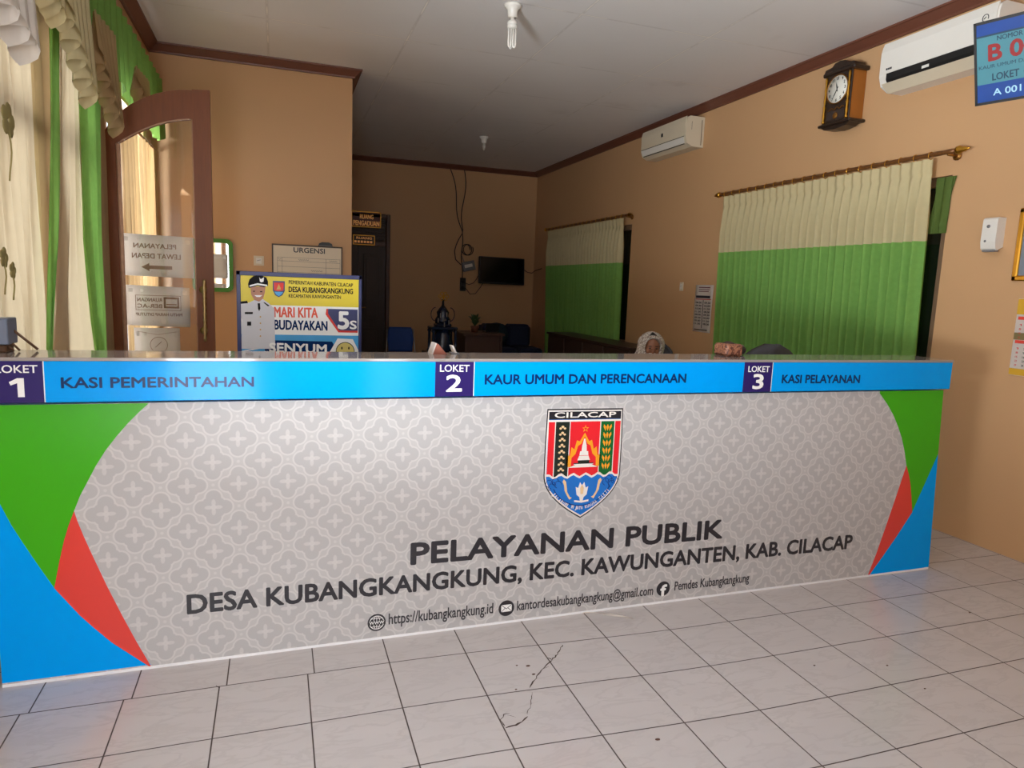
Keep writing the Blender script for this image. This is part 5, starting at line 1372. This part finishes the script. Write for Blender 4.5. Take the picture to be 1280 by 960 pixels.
# headscarf: a hood around the face that falls over the shoulders
hm = bpy.data.materials.new('striped_headscarf'); hm.use_nodes = True; q = NT(hm); bsd = q.n['Principled BSDF']; co, x_, y_, z_ = q.xyz()
wv = q.noise(co, 5, 3, .6, 3.0); q.l.new(q.mix(q.ss(q.m('FRACT', q.m('MULTIPLY', wv, 9.0)), .35, .6), lin((216, 208, 198)), lin((150, 136, 126))), bsd.inputs['Base Color']); bsd.inputs['Roughness'].default_value = .8
R = []
NA = 28
for j in range(15):
    q_ = j/14
    r_ = []
    for i in range(NA+1):
        a = -PI*.80+1.60*PI*i/NA if j < 99 else 0        # opening toward the face
        if q_ <= .55:                                     # the hood
            th = q_/.55
            lx, ly = math.sin(a), math.cos(a)
            phi = th*PI*.62
            rad = .108*math.sin(max(.02, phi))+.004*math.sin(i*1.9)
            r_.append(FM @ Vector((lx*rad, ly*rad*.98+.012, .112*math.cos(phi)+.004)))
        else:
            k = (q_-.55)/.45
            rad_x, rad_y = .108+.10*k, .095+.05*k
            o_ = Vector((PX, PY-.175+.03*k, 0))
            r_.append(o_+Vector((math.sin(a)*rad_x*(1+.05*math.sin(i*2.1)*k), math.cos(a)*rad_y, .975-.16*k+.008*math.sin(i*1.7))))
    R.append(r_)
mb = MB(); mb.grid(R, thick=None)
# gathered front under the chin
mb.ball((PX-.01, PY-.245, .925), (.085, .050, .060), 18)
mb.tube([FM @ Vector((.074*math.sin(a), -.050+.012*math.cos(a), .082*math.cos(a)+.010)) for a in [i*PI/14-PI*.86 for i in range(25)]], .016, 8)
mb.build('headscarf', hm, person)
# long-sleeved tunic and trousers
def scaled(ix, k): return [(r[0]*k, r[1]*k) if isinstance(r, tuple) else r*k for r in ix]
V2, E2_, R2 = [], [], []
def v2(p, r, to=None):
    V2.append(Vector((PX, PY, 0))+Vector(p)); R2.append(r); k = len(V2)-1
    if to is not None: E2_.append((to, k))
    return k
p0 = v2((0, 0, .60), (.170, .115)); p1 = v2((0, -.03, .68), (.150, .118), p0); p2 = v2((0, -.09, .83), (.16, .122), p1); v2((0, -.135, .90), (.075, .070), p2)
for s_ in (-1, 1):
    a = v2((s_*.168, -.10, .87), .070, p2); b = v2((s_*.228, -.16, .64), .056, a); v2((s_*.145, -.385, .66), .040, b)
    c_ = v2((s_*.095, -.06, .575), .092, p0); d_ = v2((s_*.13, -.42, .54), .076, c_); v2((s_*.13, -.36, .13), .060, d_)
skin_mesh('tunic', V2, E2_, R2, mat('brown_tunic_cloth', (92, 66, 52), .8, var=.1, scale=30), person)
for s_ in (-1, 1):
    mb = MB(); mb.ball((PX+s_*.135, PY-.44, .035), (.045, .11, .035), 14); mb.build('shoe', M['black'], person)

# ------------------------------------------------------------------ floor cracks, grit and the scrap under the counter
fl_o = bpy.data.objects['floor']
ck = MB()
def crack(pts, w):
    P = [onz(*p, 0.0) for p in pts]; fine = []
    for a, b in zip(P, P[1:]):
        m_ = max(2, int((b-a).length/.012))
        fine += [a+(b-a)*(i/m_)+Vector((random.uniform(-.003, .003), random.uniform(-.003, .003), 0)) for i in range(m_)]
    fine.append(P[-1]); L = []; 
    for i, p in enumerate(fine):
        t_ = (fine[min(i+1, len(fine)-1)]-fine[max(i-1, 0)]); n_ = Vector((-t_.y, t_.x, 0)).normalized()
        ww = w*(.5+random.random())*(.4 if i in (0, len(fine)-1) else 1)
        L.append([p+n_*ww+Vector((0, 0, .0006)), p-n_*ww+Vector((0, 0, .0006))])
    ck.grid(L, smooth=False)
crack(((704, 806), (697, 818), (690, 825)), .0022); crack(((690, 825), (684, 822)), .0025); crack(((690, 825), (676, 838), (668, 850), (662, 860)), .0022)
crack(((686, 833), (678, 836), (674, 843)), .0012); crack(((665, 865), (664, 880), (659, 893)), .0010); crack(((659, 896), (652, 902), (645, 906), (632, 910)), .0032)
crack(((632, 908), (626, 900), (630, 893), (637, 892)), .0018); crack(((634, 893), (645, 897)), .0008); crack(((270, 857), (275, 860)), .002)
ck.build('crack', mat('dark_crack', (70, 56, 48), .9, var=.2), fl_o)
cs_ = MB()
for px_, py_, r_ in ((660, 832.5, .006), (667, 843, .005), (822, 924.5, .006), (1018, 832, .0035), (1156, 861, .003), (1212, 766, .004), (646, 832, .003), (1109, 832, .0035), (645, 862, .003)):
    p = onz(px_, py_, 0); cs_.ball((p.x, p.y, .001), (r_*1.5, r_, .0014), 8)
o = cs_.build('grit', mat('brown_grit', (96, 68, 56), .9), base=Vector((1.2, 2.1, 0))); tag(o, 'scattered brown crumbs of grit on the floor tiles', 'grit', None, 'stuff')
p = onz(765, 776, 0)
mb = MB(); mb.grid([[(1.30+.20*i/8, 2.655-.10*i/8+.02*j/2+.012*math.sin(i*.5), .002+.003*math.sin(i*1.1+j)) for i in range(9)] for j in range(3)], thick=(0, 0, .0008))
o = mb.build('tape_scrap', M['paper'], base=Vector((1.38, 2.62, 0))); tag(o, 'loose strip of white tape on the floor under the counter front', 'tape scrap')
